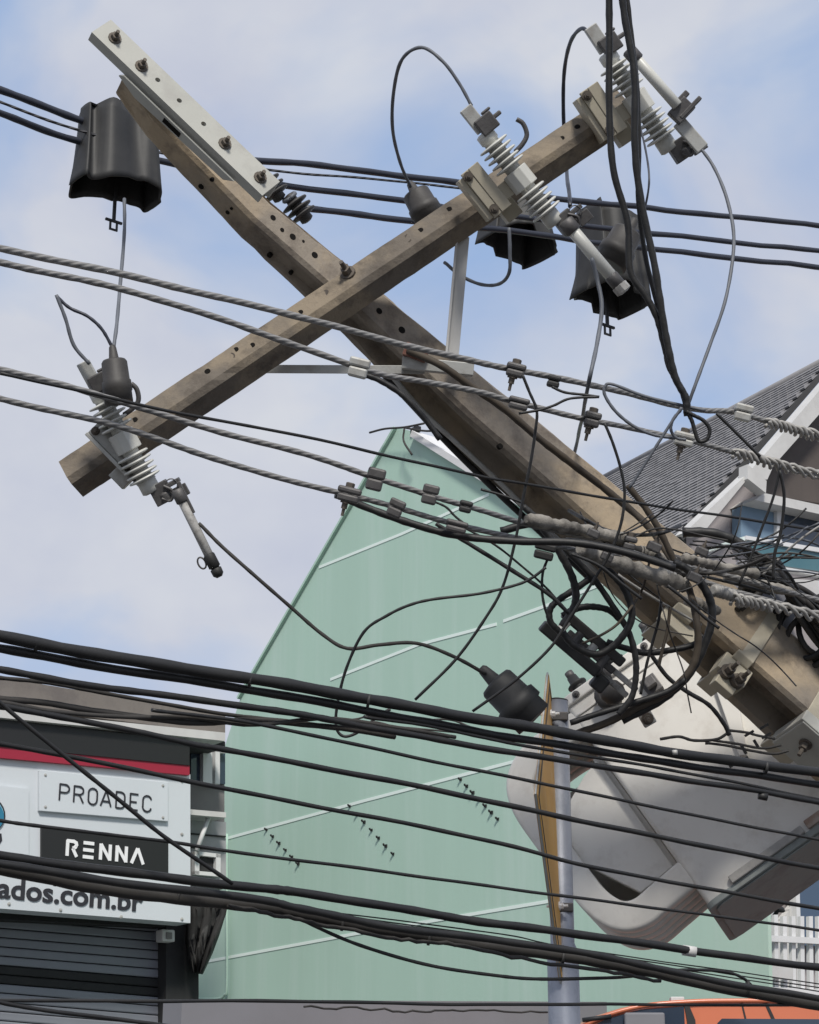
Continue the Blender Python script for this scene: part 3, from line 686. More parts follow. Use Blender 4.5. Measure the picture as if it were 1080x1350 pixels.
# ------------------------------------------------------------------ fuse cutouts on the arm
def cutout(x, y, d, ax, ay, label, hook=True, flush=False):
    L = Fr(x, y, d, ax, ay, rad(-6)); k = L.k
    t = thing('fuse_cutout', label, 'fuse cutout', L(0, 24, -8), 'fuse cutouts on the crossarm')
    body_ = MB().lathe(L, [(-74, 9), (-72, 13), (-60, 13), (-58, 11), (60, 11), (62, 13), (78, 13), (80, 9)], 16)
    part(t, 'insulator_core', body_, M['porcelain'])
    for u in (-53, -44.5, -36, -27.5, -19, 25, 33.5, 42, 50.5, 58):
        part(t, 'shed', MB().lathe(L, [(u-2.4, 11), (u-1.7, 20.5), (u-.6, 22.3), (u+.8, 22.3), (u+1.6, 20.5), (u+3.2, 11)], 22), M['porcelain'])
    part(t, 'centre_band', MB().lathe(L, [(-11, 9), (-10, 18), (17, 18), (18, 9)], 10, smooth=False), M['porcelain'], .002)
    if flush:                                                 # clamp plate lying across the arm right under the sheds
        Lq = Fr(146, 594, d+.02, .70, .715); mb = MB(); mb.box(Lq, -38, 40, 4, 9, -16, 10); mb.box(Lq, -38, 34, -26, 4, -2, 3); mb.box(Lq, 20, 46, -8, 26, -30, -10)
        bk_ = part(t, 'bracket', mb, M['galv'], .002)
        mb = MB(); mb.box(Lq, 34, 60, -14, 10, -60, -26); part(t, 'clamp_plate', mb, M['darksteel'], .002)
        for u in (-32, 34): part(bk_, 'bolt', MB().bolt(Lq(u, -4, 3), Lq.W, 4*k, 7*k), M['bolt'])
    else:
        mb = MB(); mb.box(L, -8, 14, 14, 46, -8, -3); mb.box(L, -50, 22, 30, 46, -26, 2); mb.box(L, -50, 22, 46.2, 58, -8, 1)
        bk_ = part(t, 'bracket', mb, M['tansteel'], .002)
        mb = MB(); mb.box(L, -46, 20, 58.2, 66, -40, -3); mb.box(L, 14, 40, 20, 44, -60, -28); part(t, 'clamp_plate', mb, M['tansteel'], .002)
        for u in (-42, 12): part(bk_, 'bolt', MB().bolt(L(u, 52, 1), L.W, 4.5*k, 8*k), M['bolt'])
    mb = MB(); mb.box(L, -114, -76, -10, 8, -4, 6); part(t, 'top_terminal', mb, M['galv'], .003)
    mb = MB(); mb.box(L, -92, -68, -22, 4, 4, 16); mb.box(L, -84, -78, -34, -8, 0, 8); mb.box(L, -96, -92, -26, -12, 0, 10); part(t, 'top_contact', mb, M['darksteel'], .004)
    if hook:
        mb = MB().tube(catmull([L(-28, -16, 6), L(-30, -30, 6), L(-36, -42, 6), L(-50, -47, 6), L(-60, -44, 6)], 5), 3.4*k, 8); part(t, 'hook', mb, M['darksteel'])
    mb = MB(); mb.box(L, 72, 100, -24, 2, -6, 10); mb.box(L, 78, 84, -40, -20, -10, 12); mb.box(L, 88, 104, -44, -24, -4, 6)
    mb.tube(catmull([L(78, -18, 12), L(90, -26, 14), L(100, -18, 12), L(92, -8, 12)], 4), 2.2*k, 6); mb.lathe(L, [(84, 3), (88, 8), (98, 8), (100, 3)], 10, -14, 6)
    part(t, 'lower_contact', mb, M['darksteel'], .003)
    part(t, 'pull_ring', MB().tube([L(82+8*math.cos(a*.42), -28+8*math.sin(a*.42), 12) for a in range(16)], .9*k, 5), M['darksteel'])
    return t, L
c1, L1c = cutout(163, 579, 5.92, .465, .885, 'lowest grey fuse cutout at left arm end with its fuse tube dangling', True, True)
def tubepart(t, a, b, d, r, endcap=True, m='tube', dark=.12):
    L = Fr(a[0], a[1], d, b[0]-a[0], b[1]-a[1]); n = math.hypot(b[0]-a[0], b[1]-a[1])
    tb = part(t, 'fuse_tube', MB().lathe(L, [(0, r*.8), (1, r), (n, r), (n+1, r*.8)], 14), M[m])
    part(tb, 'ferrule', MB().lathe(L, [(-12, r*1.0), (-10, r*1.35), (6, r*1.35), (8, r)], 12), M['darksteel'])
    if endcap:
        part(tb, 'ferrule', MB().lathe(L, [(n-3, r), (n-1, r*1.25), (n+16, r*1.3), (n+18, r*.8)], 12), M['rubber'])
        part(tb, 'end_knob', MB().lathe(L, [(n+17, r*.7), (n+19, r*1.25), (n+27, r*1.2), (n+31, r*.6)], 12), M['rubber'])
    return tb, L, n
tb, Lt, nt_ = tubepart(c1, (238, 656), (276, 733), 5.86, 6.2)
part(tb, 'pull_ring', MB().tube([Lt(nt_+4+8*math.cos(a*.42), 13+5*math.sin(a*.42), 0) for a in range(16)], 1.3*Lt.k, 6), M['darksteel'])
mb = MB(); mb.box(Lt, -20, 26, -9, -4, -3, 3); part(tb, 'trunnion', mb, M['darksteel'], .002)
c2_, L2c = cutout(684, 233, 6.22, .635, .773, 'middle grey fuse cutout with cream bracket and open tube beside black cover')
tb, Lt, nt_ = tubepart(c2_, (752, 300), (806, 364), 6.2, 8.5, False, 'porcelain')
part(tb, 'ferrule', MB().lathe(Lt, [(nt_-2, 8), (nt_, 9.6), (nt_+16, 9.6), (nt_+18, 6)], 12), M['darksteel'])
part(tb, 'ferrule', MB().lathe(Lt, [(nt_+14, 6), (nt_+16, 11), (nt_+26, 11), (nt_+28, 5)], 8, smooth=False), M['tube'])
c3, L3c = cutout(840, 132, 6.4, .567, .823, 'highest grey fuse cutout at right arm end with fuse tube still closed', False)
tb, Lt, nt_ = tubepart(c3, (836, 74), (893, 139), 6.3, 7.5, False, 'porcelain')
mb = MB(); Lq = Fr(897, 146, 6.32, .72, .69); mb.box(Lq, -10, 12, -16, 14, -8, 8); mb.box(Lq, 4, 10, -30, 8, -5, 9); mb.box(Lq, -14, -6, -24, -6, -6, 6); part(c3, 'latch', mb, M['darksteel'], .003)
mb = MB(); Lq = Fr(912, 180, 6.34, .66, .75); mb.box(Lq, -26, 22, -9, 9, -4, 5); part(c3, 'lower_terminal', mb, M['galv'], .003)

# ------------------------------------------------------------------ black rubber covers over the line insulators
def cover(px, py, D, wx, dz, hgt, label, seed, clip=None, fl=1.08, nfold=7, skew=0):
    p = SP(px, py, D); k = (p-CAM).dot(FW)/F; L = Up(p, k); rnd = random.Random(seed); ph = [rnd.uniform(0, 6.28) for _ in range(4)]
    t = thing('insulator_cover', label, 'rubber cover', p, 'black rubber covers over the upper line')
    rings = []; n = 72
    for j in range(13):
        s = j/12; ring = []
        for i in range(n):
            a = 2*math.pi*i/n; ca, sa = math.cos(a), math.sin(a)
            X = math.copysign(abs(ca)**.55, ca)*wx*(.94+(fl-.94)*s**2.2); Z = math.copysign(abs(sa)**.6, sa)*dz*(.72+.4*s)
            fold = (math.sin(nfold*a*.5*2+ph[0])*.5 + math.sin(X/wx*7+ph[1])*.8 + .4*math.sin(X/wx*13+ph[2]))*dz*.24*(1-.3*s)
            Y = -hgt*s + (5 if s == 0 else 0)*math.sin(X/wx*6+ph[3]) - 8*s*math.sin(X/wx*2.6+ph[3])
            ring.append(L(X + skew*s, Y, Z + (fold if abs(sa) > .2 else 0)))
        rings.append(ring)
    mb = MB().loft(rings, cap=False); b = len(mb.v)
    top = L(0, 2, 0); mb.v.append(top)
    for i in range(n): mb.face(((i+1) % n, i, b), True)
    part(t, 'sheet', mb, M['rubber'], solid=.006)
    if clip:
        q = SP(*clip, D+.05); Lc = Up(q, k); mb = MB()
        mb.box(Lc, -6, -3.5, -11, 0, -1, 1); mb.box(Lc, 3.5, 6, -11, 0, -1, 1); mb.box(Lc, -6, 6, -13, -10.5, -1, 1); mb.box(Lc, -12, 12, -1, 2, -1.5, 1.5); mb.box(Lc, -2, 2, 2, 52, -1.5, 1.5)
        part(t, 'clip', mb, M['blacktrim'])
    return t
cover(158, 152, 7.5, 57, 32, 112, 'large folded black rubber cover hanging beside the pole head', 3, (150, 292))
cover(684, 272, 7.9, 46, 36, 56, 'smallest black rubber cover, under the middle cutout bracket', 5, None)
cover(800, 282, 7.9, 40, 34, 122, 'black rubber cover with wide mouth behind the hanging right cables', 9, (801, 430), 1.26, 7)
# line insulators behind the pole
for x, y, lab in ((388, 268, 'dark ribbed line insulator just behind the pole, nearer the arm'), (352, 240, 'dark line insulator behind the end of the steel channel')):
    L = Fr(x, y, 7.0, .62, .78); t = thing('line_insulator', lab, 'insulator', L(0, 0, 0), 'line insulators behind the pole')
    part(t, 'core', MB().lathe(L, [(-14, 4), (-12, 8), (28, 9), (30, 5)], 14), M['cap'])
    for u in (0, 9, 18): part(t, 'shed', MB().lathe(L, [(u-3, 8), (u, 19), (u+2, 19), (u+4, 8)], 18), M['cap'])
    part(t, 'tie', MB().tube([L(-10+3*math.cos(a), 9*math.sin(a), 9*math.cos(a)) for a in [i*.5 for i in range(14)]], .008, 6), M['jumper'])
# rubber caps
def cap(a, b, d, r, label, m='cap', flare=1.12):
    n = math.hypot(b[0]-a[0], b[1]-a[1]); L = Fr(a[0], a[1], d, b[0]-a[0], b[1]-a[1], rad(10))
    t = thing('rubber_cap', label, 'rubber cap', L(n, 0, 0), 'black rubber caps on leads')
    bd_ = part(t, 'body', MB().lathe(L, [(n*.25, r*.45), (n*.27, r*.82), (n*.31, r*.92), (n*.62, r*.96), (n*.64, r*flare), (n*.8, r*flare*1.02), (n*.82, r), (n, r*1.02), (n+.5, r*.85)], 24), M[m])
    part(t, 'nozzle', MB().lathe(L, [(0, r*.16), (n*.04, r*.26), (n*.24, r*.36), (n*.27, r*.5)], 14), M[m])
    return t, L
cap((148, 455), (159, 532), 5.84, 18.5, 'black rubber cap standing on the lowest cutout at left', 'cap', 1.04)
cap((634, 880), (704, 948), 6.0, 27, 'fallen black rubber cap dangling above the yellow sign', 'rubber', 1.14)
cap((540, 240), (568, 292), 6.75, 20, 'dusty brown rubber cap tucked behind the crossarm', 'cap', 1.05)
cap((838, 288), (802, 352), 6.9, 22, 'dusty rubber cap in the mouth of the right black cover', 'cap', 1.1)

# ------------------------------------------------------------------ transformer hung beside the pole, tipped over
class TFr(Fr):
    pass
LTF = TFr(745, 930, 7.55, .58, .815, 0); kt = LTF.k
_D0 = RT*.58 + DN*.815
LTF.U = _D0*.90 + TC*.50; LTF.W = (TC*.875 - _D0*.485)
tf = thing('transformer', 'pale grey pole transformer tipped over with curved radiator tubes', 'transformer', LTF(320, 110, -110))
LT2 = lambda u, v, w_: LTF(u, -v, w_)                          # v grows to the upper right here
def rsec(u, v0, v1, w0, w1, r, n=6):
    pts = []
    for (cv, cw, a0) in ((v1-r, w1-r, 0), (v0+r, w1-r, 90), (v0+r, w0+r, 180), (v1-r, w0+r, 270)):
        for i in range(n+1):
            a = rad(a0+90*i/n); pts.append(LT2(u, cv+r*math.cos(a), cw+r*math.sin(a)))
    return pts
part(tf, 'tank', MB().loft([rsec(u, 0, 232, -190, 0, 6) for u in (4, 314)], smooth=False), M['tank'])
part(tf, 'lid', MB().loft([rsec(u, -6, 238, -196, 6, 18) for u in (-8, 6)], smooth=False), M['tank'], .006)
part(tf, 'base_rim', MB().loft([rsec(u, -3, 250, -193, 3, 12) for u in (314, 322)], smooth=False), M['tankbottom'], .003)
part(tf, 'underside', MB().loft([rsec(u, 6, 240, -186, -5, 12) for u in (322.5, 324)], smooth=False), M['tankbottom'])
mb = MB(); mb.prism([LT2(150, 196, .5), LT2(314, 196, .5), LT2(314, 196, 26)], LTF.V*-5*kt); part(tf, 'gusset', mb, M['tank'], .002)
mb = MB(); mb.box(LT2, 304, 314, 40, 150, .5, 9); part(tf, 'rim_strip', mb, M['armor'], .003)
mb = MB(); mb.box(LT2, 302, 313, 156, 232, .5, 8); part(tf, 'rim_strip', mb, M['rimrust'], .003)
mb = MB(); mb.prism([LT2(96, 172, .5), LT2(190, 142, .5), LT2(196, 150, .5), LT2(110, 196, .5)], LTF.W*9*kt); part(tf, 'mounting_rail', mb, M['tank'], .003)
part(tf, 'weld_seam', MB().tube([LT2(22, v, 1) for v in range(4, 230, 12)], 1.6*kt, 6), M['tank'])
for v in (20, 75, 130, 185, 225): part(tf, 'lid_bolt', MB().bolt(LT2(-1, v, 6), LTF.W, 3.5*kt, 6*kt), M['darksteel'])
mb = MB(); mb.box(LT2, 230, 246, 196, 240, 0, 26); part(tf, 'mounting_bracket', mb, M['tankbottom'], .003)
# radiators: flattened tubes bent in a C along the lower left side
for j, wz in enumerate((-13, -39, -65, -91, -117)):
    path = [(30, 8), (26, -40), (30, -78), (48, -106), (80, -118), (130, -118), (190, -116), (232, -112), (262, -98), (274, -74), (272, -40), (268, 8)]
    C = catmull([LT2(u, v, wz) for u, v in path], 6); m_ = len(C); rings = []
    nrm = LTF.W
    for i in range(m_):
        T = (C[min(i+1, m_-1)]-C[max(i-1, 0)]).normalized(); X = T.cross(nrm).normalized()
        hw, hn = 19*kt, 11.5*kt; ring = []
        for q in range(16):
            a = 2*math.pi*q/16; ca, sa = math.cos(a), math.sin(a)
            ring.append(C[i] + X*math.copysign(abs(ca)**.32, ca)*hw + nrm*math.copysign(abs(sa)**.32, sa)*hn)
        rings.append(ring)
    part(tf, 'radiator', MB().loft(rings), M['tank'])
mb = MB().prism([LT2(u, v, -24) for u, v in ((76, -7), (246, -7), (249, -60), (178, -99), (138, -99), (102, -72), (84, -34))], LTF.W*-14*kt); mb.box(LT2, 70, 250, -12, -.5, -44, -30); part(tf, 'radiator_web', mb, M['tank'], .004)
mb = MB(); mb.box(LT2, 60, 250, -104, -2, -128, -112); part(tf, 'radiator_web', mb, M['tank'], .004)
# bushings and fittings at the lid
for v, wz, h_ in ((30, -50, 70), (90, -60, 66), (150, -60, 70)):
    Lb = Fr(745, 930, 7.55, .58, .815, rad(17)); q = LT2(-8, v, wz)
    class _L:
        pass
    def Lbu(u, a, b, q=q): return q + (LTF.U*(-u) + LTF.V*a + LTF.W*b)*kt
    h_ = h_*.55
    bu = part(tf, 'bushing', MB().lathe(Lbu, [(0, 13), (2, 16), (8, 16), (9, 10), (13, 9), (14, 15), (16, 15), (18, 9), (23, 9), (24, 14), (26, 14), (28, 8), (h_, 7)], 16), M['rubber'])
    part(bu, 'terminal', MB().lathe(Lbu, [(h_-2, 6), (h_+8, 6), (h_+9, 3)], 10), M['darksteel'])
for u, v in ((60, 60), (60, 120)):
    pass
part(tf, 'oil_plug', MB().lathe(lambda u, a, b: LT2(30+a, 52+b, u), [(0, 16), (10, 17), (22, 17), (26, 10)], 16), M['cap'])
mb = MB(); mb.box(LT2, 36, 60, 96, 118, 0, 10); mb.box(LT2, 42, 54, 100, 114, 10, 22); part(tf, 'earth_lug', mb, M['darksteel'], .003)

# ------------------------------------------------------------------ warning sign seen edge on, and its post
PD = 6.75
pp = SP(744, 1330, PD); base = Vector((pp.x, pp.y, 0))
ts = thing('warning_sign', 'amber diamond warning sign seen almost edge on, on grey steel post', 'road sign', base)
topz = SP(738, 926, PD).z; kz = PD*1.08/F
Lp = Up(base, 1.0, RT, Vector((0, -1, 0)))
midz = SP(744, 1256, PD).z
r1, r2 = 14.5*kz, 19*kz
mb = MB(); mb.lathe(lambda u, a, b: base + Vector((a, b, u)), [(0, r2), (midz, r2), (midz+.03, r1), (topz, r1)], 20)
post = part(ts, 'post', mb, M['post'])
part(post, 'top_cap', MB().lathe(lambda u, a, b: base + Vector((a, b, u)), [(topz, r1*.95), (topz+.004, r1*1.02), (topz+.012, r1*.4)], 20), M['darksteel'])
pc = SP(729, 1090, PD) + Vector((0, -.05, 0)); tilt = SP(722, 888, PD); bot = SP(731, 1296, PD)
vd = (Vector((0, 0, 1)) + RT*-.018).normalized(); hd = ((tilt.z-bot.z)/2)
ang = math.atan2(pc.x, pc.y) + rad(6.2)
Hd = Vector((math.sin(ang), math.cos(ang), 0)); nd = Vector((Hd.y, -Hd.x, 0)); 
def dia(s, o): return [pc + vd*hd*s + nd*o, pc + Hd*hd*.98*s + nd*o, pc - vd*hd*s + nd*o, pc - Hd*hd*.98*s + nd*o]
face_n = nd
pl = part(ts, 'plate', MB().prism(dia(1, .003), -nd*.006), M['galv'])
for sgn in (1, -1):
    part(pl, 'face', MB().prism(dia(.985, sgn*.0045), nd*sgn*.001), M['yellow'])
    mb = MB(); a, b = dia(.93, sgn*.006), dia(.89, sgn*.006)
    for i in range(4): mb.hexa([a[i], a[(i+1) % 4], b[(i+1) % 4], b[i]] + [q+nd*sgn*.001 for q in (a[i], a[(i+1) % 4], b[(i+1) % 4], b[i])])
    part(pl, 'border', mb, M['blacktrim'])
for s_ in (.72, -.52): part(pl, 'bolt', MB().bolt(pc+vd*hd*s_+nd*.006, nd, .010, .02), M['signwhite']); part(pl, 'bolt', MB().bolt(pc+vd*hd*s_-nd*.006, -nd, .010, .02), M['signwhite'])
for s_ in (.72, -.52):
    z_ = (pc+vd*hd*s_).z; mb = MB(); mb.box(Up(Vector((base.x, base.y, z_)), 1, RT, Vector((0, -1, 0))), -r1*.9, r1*.9, -.015, .015, -r1-.003, r1+.003); part(ts, 'clamp', mb, M['darksteel'], .004)

# ------------------------------------------------------------------ cables
def cab(name, label, pts, r, D, m='cable', cat='cable', group=None, plane=True, seg=9, n=8, wob=0.):
    P = []
    for q in pts:
        d = q[2] if len(q) > 2 else D
        P.append(SP(q[0], q[1], d) if plane else W(q[0], q[1], d))
    C = catmull(P, seg)
    dm = (P[len(P)//2]-CAM).dot(FW)
    a1, a2, a3 = (random.uniform(0, 6.28) for _ in range(3)); am = .55*dm/F*min(1.6, .5+r*.2); acc = 0.
    for i in range(1, len(C)):
        acc += (C[i]-C[i-1]).length
        C[i] = C[i] + Vector((0, 0, 1))*am*(math.sin(acc*7+a1)+.6*math.sin(acc*17+a2)) + SNRM*am*math.sin(acc*11+a3)
    if wob:
        C = [c + Vector((0, 0, random.uniform(-wob, wob))) + SNRM*random.uniform(-wob, wob) for c in C]
    rr = [r*dm/F*(1+.05*math.sin(i*1.7+a1)+random.uniform(-.04, .04)) for i in range(len(C))]
    return single(name, MB().tube(C, rr, n), M[m], label, cat, group)
UG = 'upper line cables behind the pole'
cab('power_cable', 'topmost thick dark cable running behind the pole head', [(-60, 96), (0, 117), (100, 157), (220, 190), (310, 208), (455, 222), (600, 241), (740, 262), (900, 279), (1140, 303)], 4.6, 7.5, 'cable_navy', 'power cable', UG)
cab('messenger_wire', 'thin wire just under the topmost dark cable', [(-60, 112), (0, 135), (100, 170), (220, 203), (335, 222), (480, 235), (600, 247), (680, 256)], 1.8, 7.45, 'strand_fine', 'wire', UG)
cab('power_cable', 'second thick dark cable of the upper line, below the topmost', [(-60, 130), (0, 150), (100, 184), (250, 222), (345, 240), (540, 266), (640, 280), (760, 296), (900, 312), (1140, 337)], 4.2, 7.5, 'cable_navy', 'power cable', UG)
cab('power_cable', 'lowest dark cable of the upper line, starting behind the pole', [(398, 274), (540, 291), (700, 308), (840, 326), (1140, 359)], 4.2, 7.5, 'cable_navy', 'power cable', UG)
LG = 'stranded low voltage lines in front of the arm'
LD = 5.55
cab('stranded_line', 'highest grey stranded line crossing in front of the arm', [(-60, 314), (0, 328), (200, 370), (400, 420), (590, 468), (680, 488), (800, 512), (920, 540), (985, 548), (1140, 596)], 4.3, LD, 'strand', 'power line', LG, seg=14)
cab('stranded_line', 'second grey stranded line, with bolted clamp beside the brace', [(-60, 331), (0, 346), (150, 378), (300, 424), (472, 484), (560, 503), (631, 517), (684, 532), (782, 554), (905, 580), (1000, 606), (1140, 644)], 4.1, LD, 'strand', 'power line', LG, seg=14)
cab('stranded_line', 'third grey stranded line, crossing the lowest cutout', [(-60, 470), (0, 487), (130, 521), (260, 560), (420, 605), (495, 630), (565, 652), (620, 668), (690, 690), (760, 706), (860, 737), (960, 777), (1140, 826)], 4.0, LD, 'strand', 'power line', LG, seg=14)
cab('stranded_line', 'lowest grey stranded line, below the lowest cutout bracket', [(-60, 509), (0, 525), (120, 553), (200, 577), (300, 610), (440, 648), (520, 668), (600, 692), (700, 712), (790, 730), (930, 752), (1140, 808)], 4.0, LD+.05, 'strand', 'power line', LG, seg=14)
cab('service_wire', 'thin black wire leaving the third line towards the tiled house', [(0, 492), (140, 523), (260, 549), (420, 580), (620, 625), (680, 636), (790, 655), (900, 672), (1140, 709)], 2.1, 5.45, 'cable', 'wire')
# sleeves and armour on these lines
def sleeve(label, pts, r, m='sleeve', D=LD-.03, group='taped splice sleeves on the lines', name='splice_sleeve'):
    P = [SP(x, y, D) for x, y in pts]; C = catmull(P, 14); dm = (P[0]-CAM).dot(FW); rr = [(r*(.94+random.uniform(-.2, .2)))*dm/F for _ in C]; rr[0] *= .6; rr[-1] *= .6
    return single(name, MB().tube(C, rr, 10), M[m], label, 'sleeve', group)
sleeve('long grey taped sleeve where third line meets the pole', [(694, 684), (760, 697), (828, 712)], 9)
sleeve('thick grey taped sleeve below the third line, over the pole edge', [(764, 722), (800, 738), (862, 758), (905, 772)], 11)
sleeve('grey taped sleeve right of the loops, toward the house', [(900, 735), (940, 745), (1000, 757)], 7)
sleeve('grey taped sleeve at the top of the lower pole strap', [(940, 778), (955, 782), (968, 786)], 8, 'armor')
sleeve('small pale sleeve end between the two black loops', [(870, 752), (884, 760), (896, 768)], 8, 'armor')
def armour(label, pts, r, D=LD-.02):
    C = catmull([SP(x, y, D) for x, y in pts], 16); dm = (C[0]-CAM).dot(FW); t = thing('armour_rods', label, 'armour rods', C[0], 'pale spiral armour rods on the lines')
    k = dm/F
    for phs in (0, 2.1, 4.2):
        P = []
        for i, c in enumerate(C):
            T = (C[min(i+1, len(C)-1)]-C[max(i-1, 0)]).normalized(); X = T.cross(Vector((0, 0, 1))).normalized(); Y = T.cross(X)
            a = i*.95+phs+random.uniform(-.25, .25); P.append(c + (X*math.cos(a)+Y*math.sin(a))*r*k*random.uniform(.75, 1.15))
        part(t, 'rod', MB().tube(catmull(P, 3), r*.42*k, 6), M['armor'])
armour('pale spiral rods on the highest line in front of the tiled roof', [(1012, 557), (1060, 570), (1120, 588)], 6)
armour('pale spiral rods on the second line beside the white verge board', [(968, 597), (1030, 614), (1120, 638)], 6)
armour('pale spiral rods on the line above the lower pole strap', [(966, 790), (1020, 800), (1120, 822)], 6.5, 5.5)

# lower telephone and service cables
TG = 'black cables strung low across the street'
TD = 5.0
cab('telephone_cable', 'thickest black cable of the upper low bundle, passing over the amber sign', [(-60, 830), (0, 840), (200, 874), (400, 907), (560, 935), (700, 959), (830, 983), (960, 1002), (1140, 1028)], 7.4, TD, 'cable', 'cable', TG, n=10)
cab('telephone_cable', 'black cable hugging the underside of the thickest upper bundle', [(-60, 845), (0, 855), (200, 889), (400, 922), (560, 951), (700, 977), (830, 997), (960, 1017), (1140, 1044)], 5.6, TD+.03, 'cable', 'cable', TG)
cab('telephone_cable', 'black cable skirting the shop eave, third from the top bundle', [(-60, 872), (0, 883), (120, 903), (240, 920), (364, 938), (442, 950), (520, 964), (660, 990), (800, 1012), (980, 1040), (1140, 1070)], 4.6, TD, 'cable', 'cable', TG)
cab('telephone_cable', 'thin black wire merging with the eave cable at the transformer', [(480, 945), (560, 957), (640, 973), (700, 985), (844, 1008), (1000, 1038), (1140, 1066)], 2.3, TD+.02, 'cable', 'cable', TG)
cab('telephone_cable', 'thin black wire in front of the eave ending in the bundle', [(-60, 884), (0, 893), (60, 900), (129, 913), (210, 927), (292, 941), (380, 950), (460, 962), (540, 966)], 2.8, TD+.05, 'cable_dusty', 'cable', TG)
cab('telephone_cable', 'brownish dusty cable lying against the eave', [(-60, 916), (0, 921), (60, 926), (132, 939), (250, 953), (340, 950), (440, 958), (520, 972)], 4.2, TD+.04, 'cable_dusty', 'cable', TG)
cab('telephone_cable', 'dusty cable sagging beneath the brownish eave cable', [(-60, 924), (0, 926), (70, 938), (160, 944), (250, 946), (330, 956), (430, 948), (520, 958), (600, 972)], 3.0, TD+.02, 'cable_dusty', 'cable', TG)
cab('telephone_cable', 'black cable passing just under the shop eave to the radiators', [(-60, 922), (0, 932), (104, 950), (191, 967), (257, 981), (294, 987), (442, 1016), (660, 1059), (840, 1098), (1140, 1156)], 4.1, TD-.02, 'cable', 'cable', TG)
cab('telephone_cable', 'thin black wire over the green wall above the first hooks', [(200, 936), (260, 943), (333, 954), (466, 981), (660, 1022), (844, 1060), (1140, 1120)], 2.5, TD, 'cable', 'cable', TG)
cab('telephone_cable', 'black wire cutting across the red stripe of the sign', [(-60, 970), (0, 981), (87, 997), (250, 1030), (427, 1065), (660, 1112), (819, 1151), (1140, 1208)], 3.1, TD, 'cable', 'cable', TG)
cab('telephone_cable', 'thin black wire crossing above the black sign board', [(-60, 1068), (0, 1081), (52, 1089), (130, 1099), (223, 1110), (302, 1123), (473, 1144), (660, 1171), (827, 1192), (1140, 1235)], 2.4, TD, 'cable', 'cable', TG)
cab('telephone_cable', 'black cable along the top of the lowest heavy bundle', [(-60, 1119), (0, 1129), (153, 1148), (340, 1171), (403, 1179), (560, 1203), (660, 1218), (868, 1247), (1140, 1284)], 6.0, TD, 'cable', 'cable', TG)
cab('telephone_cable', 'heaviest dusty cable of the lowest bundle, over the web address', [(-60, 1136), (0, 1146), (174, 1176), (340, 1195), (396, 1206), (512, 1226), (660, 1249), (803, 1271), (925, 1296), (1140, 1338)], 8.2, TD, 'cable_dusty', 'cable', TG, n=10)
cab('telephone_cable', 'black cable twisted against the heaviest dusty cable', [(-60, 1130), (0, 1139), (174, 1165), (340, 1186), (396, 1199), (512, 1221), (660, 1240), (803, 1263), (925, 1289), (1140, 1328)], 5.2, TD-.06, 'cable', 'cable', TG)
cab('telephone_cable', 'wrinkled thin strap sagging beneath the heaviest dusty cable', [(300, 1193), (380, 1210), (440, 1222), (520, 1238), (600, 1245), (700, 1266), (800, 1281), (870, 1295)], 2.6, TD-.02, 'cable_dusty', 'cable', TG, wob=.003, seg=8)
cab('drop_wire', 'black wire drooping from the heavy bundle and looping past the post', [(380, 1202), (400, 1214), (473, 1246), (571, 1273), (660, 1287), (721, 1291), (803, 1290), (850, 1285), (892, 1279), (950, 1280), (978, 1288), (996, 1304)], 2.2, TD, 'cable', 'wire')
cab('drop_wire', 'straight thin black wire along the bottom edge', [(-60, 1317), (0, 1319), (340, 1320), (640, 1324), (1140, 1325)], 2.4, TD, 'cable', 'wire')
cab('drop_wire', 'black wire falling out of the bottom left corner', [(-60, 1306), (0, 1322), (60, 1332), (140, 1341), (230, 1354)], 3, TD, 'cable', 'wire')
cab('drop_wire', 'black wire slanting steeply down across the sign lettering', [(-40, 885), (0, 926), (87, 998), (160, 1057), (223, 1108), (306, 1166)], 3.1, TD-.1, 'cable', 'wire')
for lab, q in (('upper hair thin wire between the two low heavy cables', [(200, 1172), (640, 1229), (762, 1251), (1140, 1306)]), ('lower hair thin wire between the two low heavy cables', [(260, 1186), (640, 1238), (762, 1258), (1140, 1316)]), ('middle hair thin wire between the two low heavy cables', [(230, 1180), (640, 1233), (762, 1254), (1140, 1311)])):
    cab('drop_wire', lab, q, .9, TD+.02, 'cable', 'wire')
cab('drop_wire', 'tangled thin wire along the foot of the green wall', [(400, 1327), (480, 1330), (560, 1334), (620, 1332), (722, 1336)], 1.4, 9, 'cable_dusty', 'wire', wob=.006)
for i, (x, y, r_) in enumerate(((74, 1159, 11), (236, 1182, 11), (452, 1217, 12), (566, 1236, 12), (742, 1263, 12), (985, 1304, 13), (48, 850, 9.5), (330, 897, 10), (486, 924, 10), (1010, 1012, 10))):
    p = SP(x, y, TD); d = (p-CAM).dot(FW); L = Fr(x, y, d, .985, .16); L.o = p
    lab = 'black cable tie round the %s bundle, %s' % ('lowest heavy' if i < 6 else 'upper thick', ('over the web address', 'at the shop corner', 'below the middle hooks', 'just left of the post', 'just right of the post', 'above the orange van', 'over the shop eave', 'at the green wall edge', 'left of the fallen rubber cap', 'below the lower pole bracket')[i])
    single('cable_tie', MB().lathe(L, [(-2, r_*.82), (-1.6, r_*.9), (1.6, r_*.9), (2, r_*.82)], 14), M['rubber'], lab, 'cable tie', 'cable ties on the bundles')
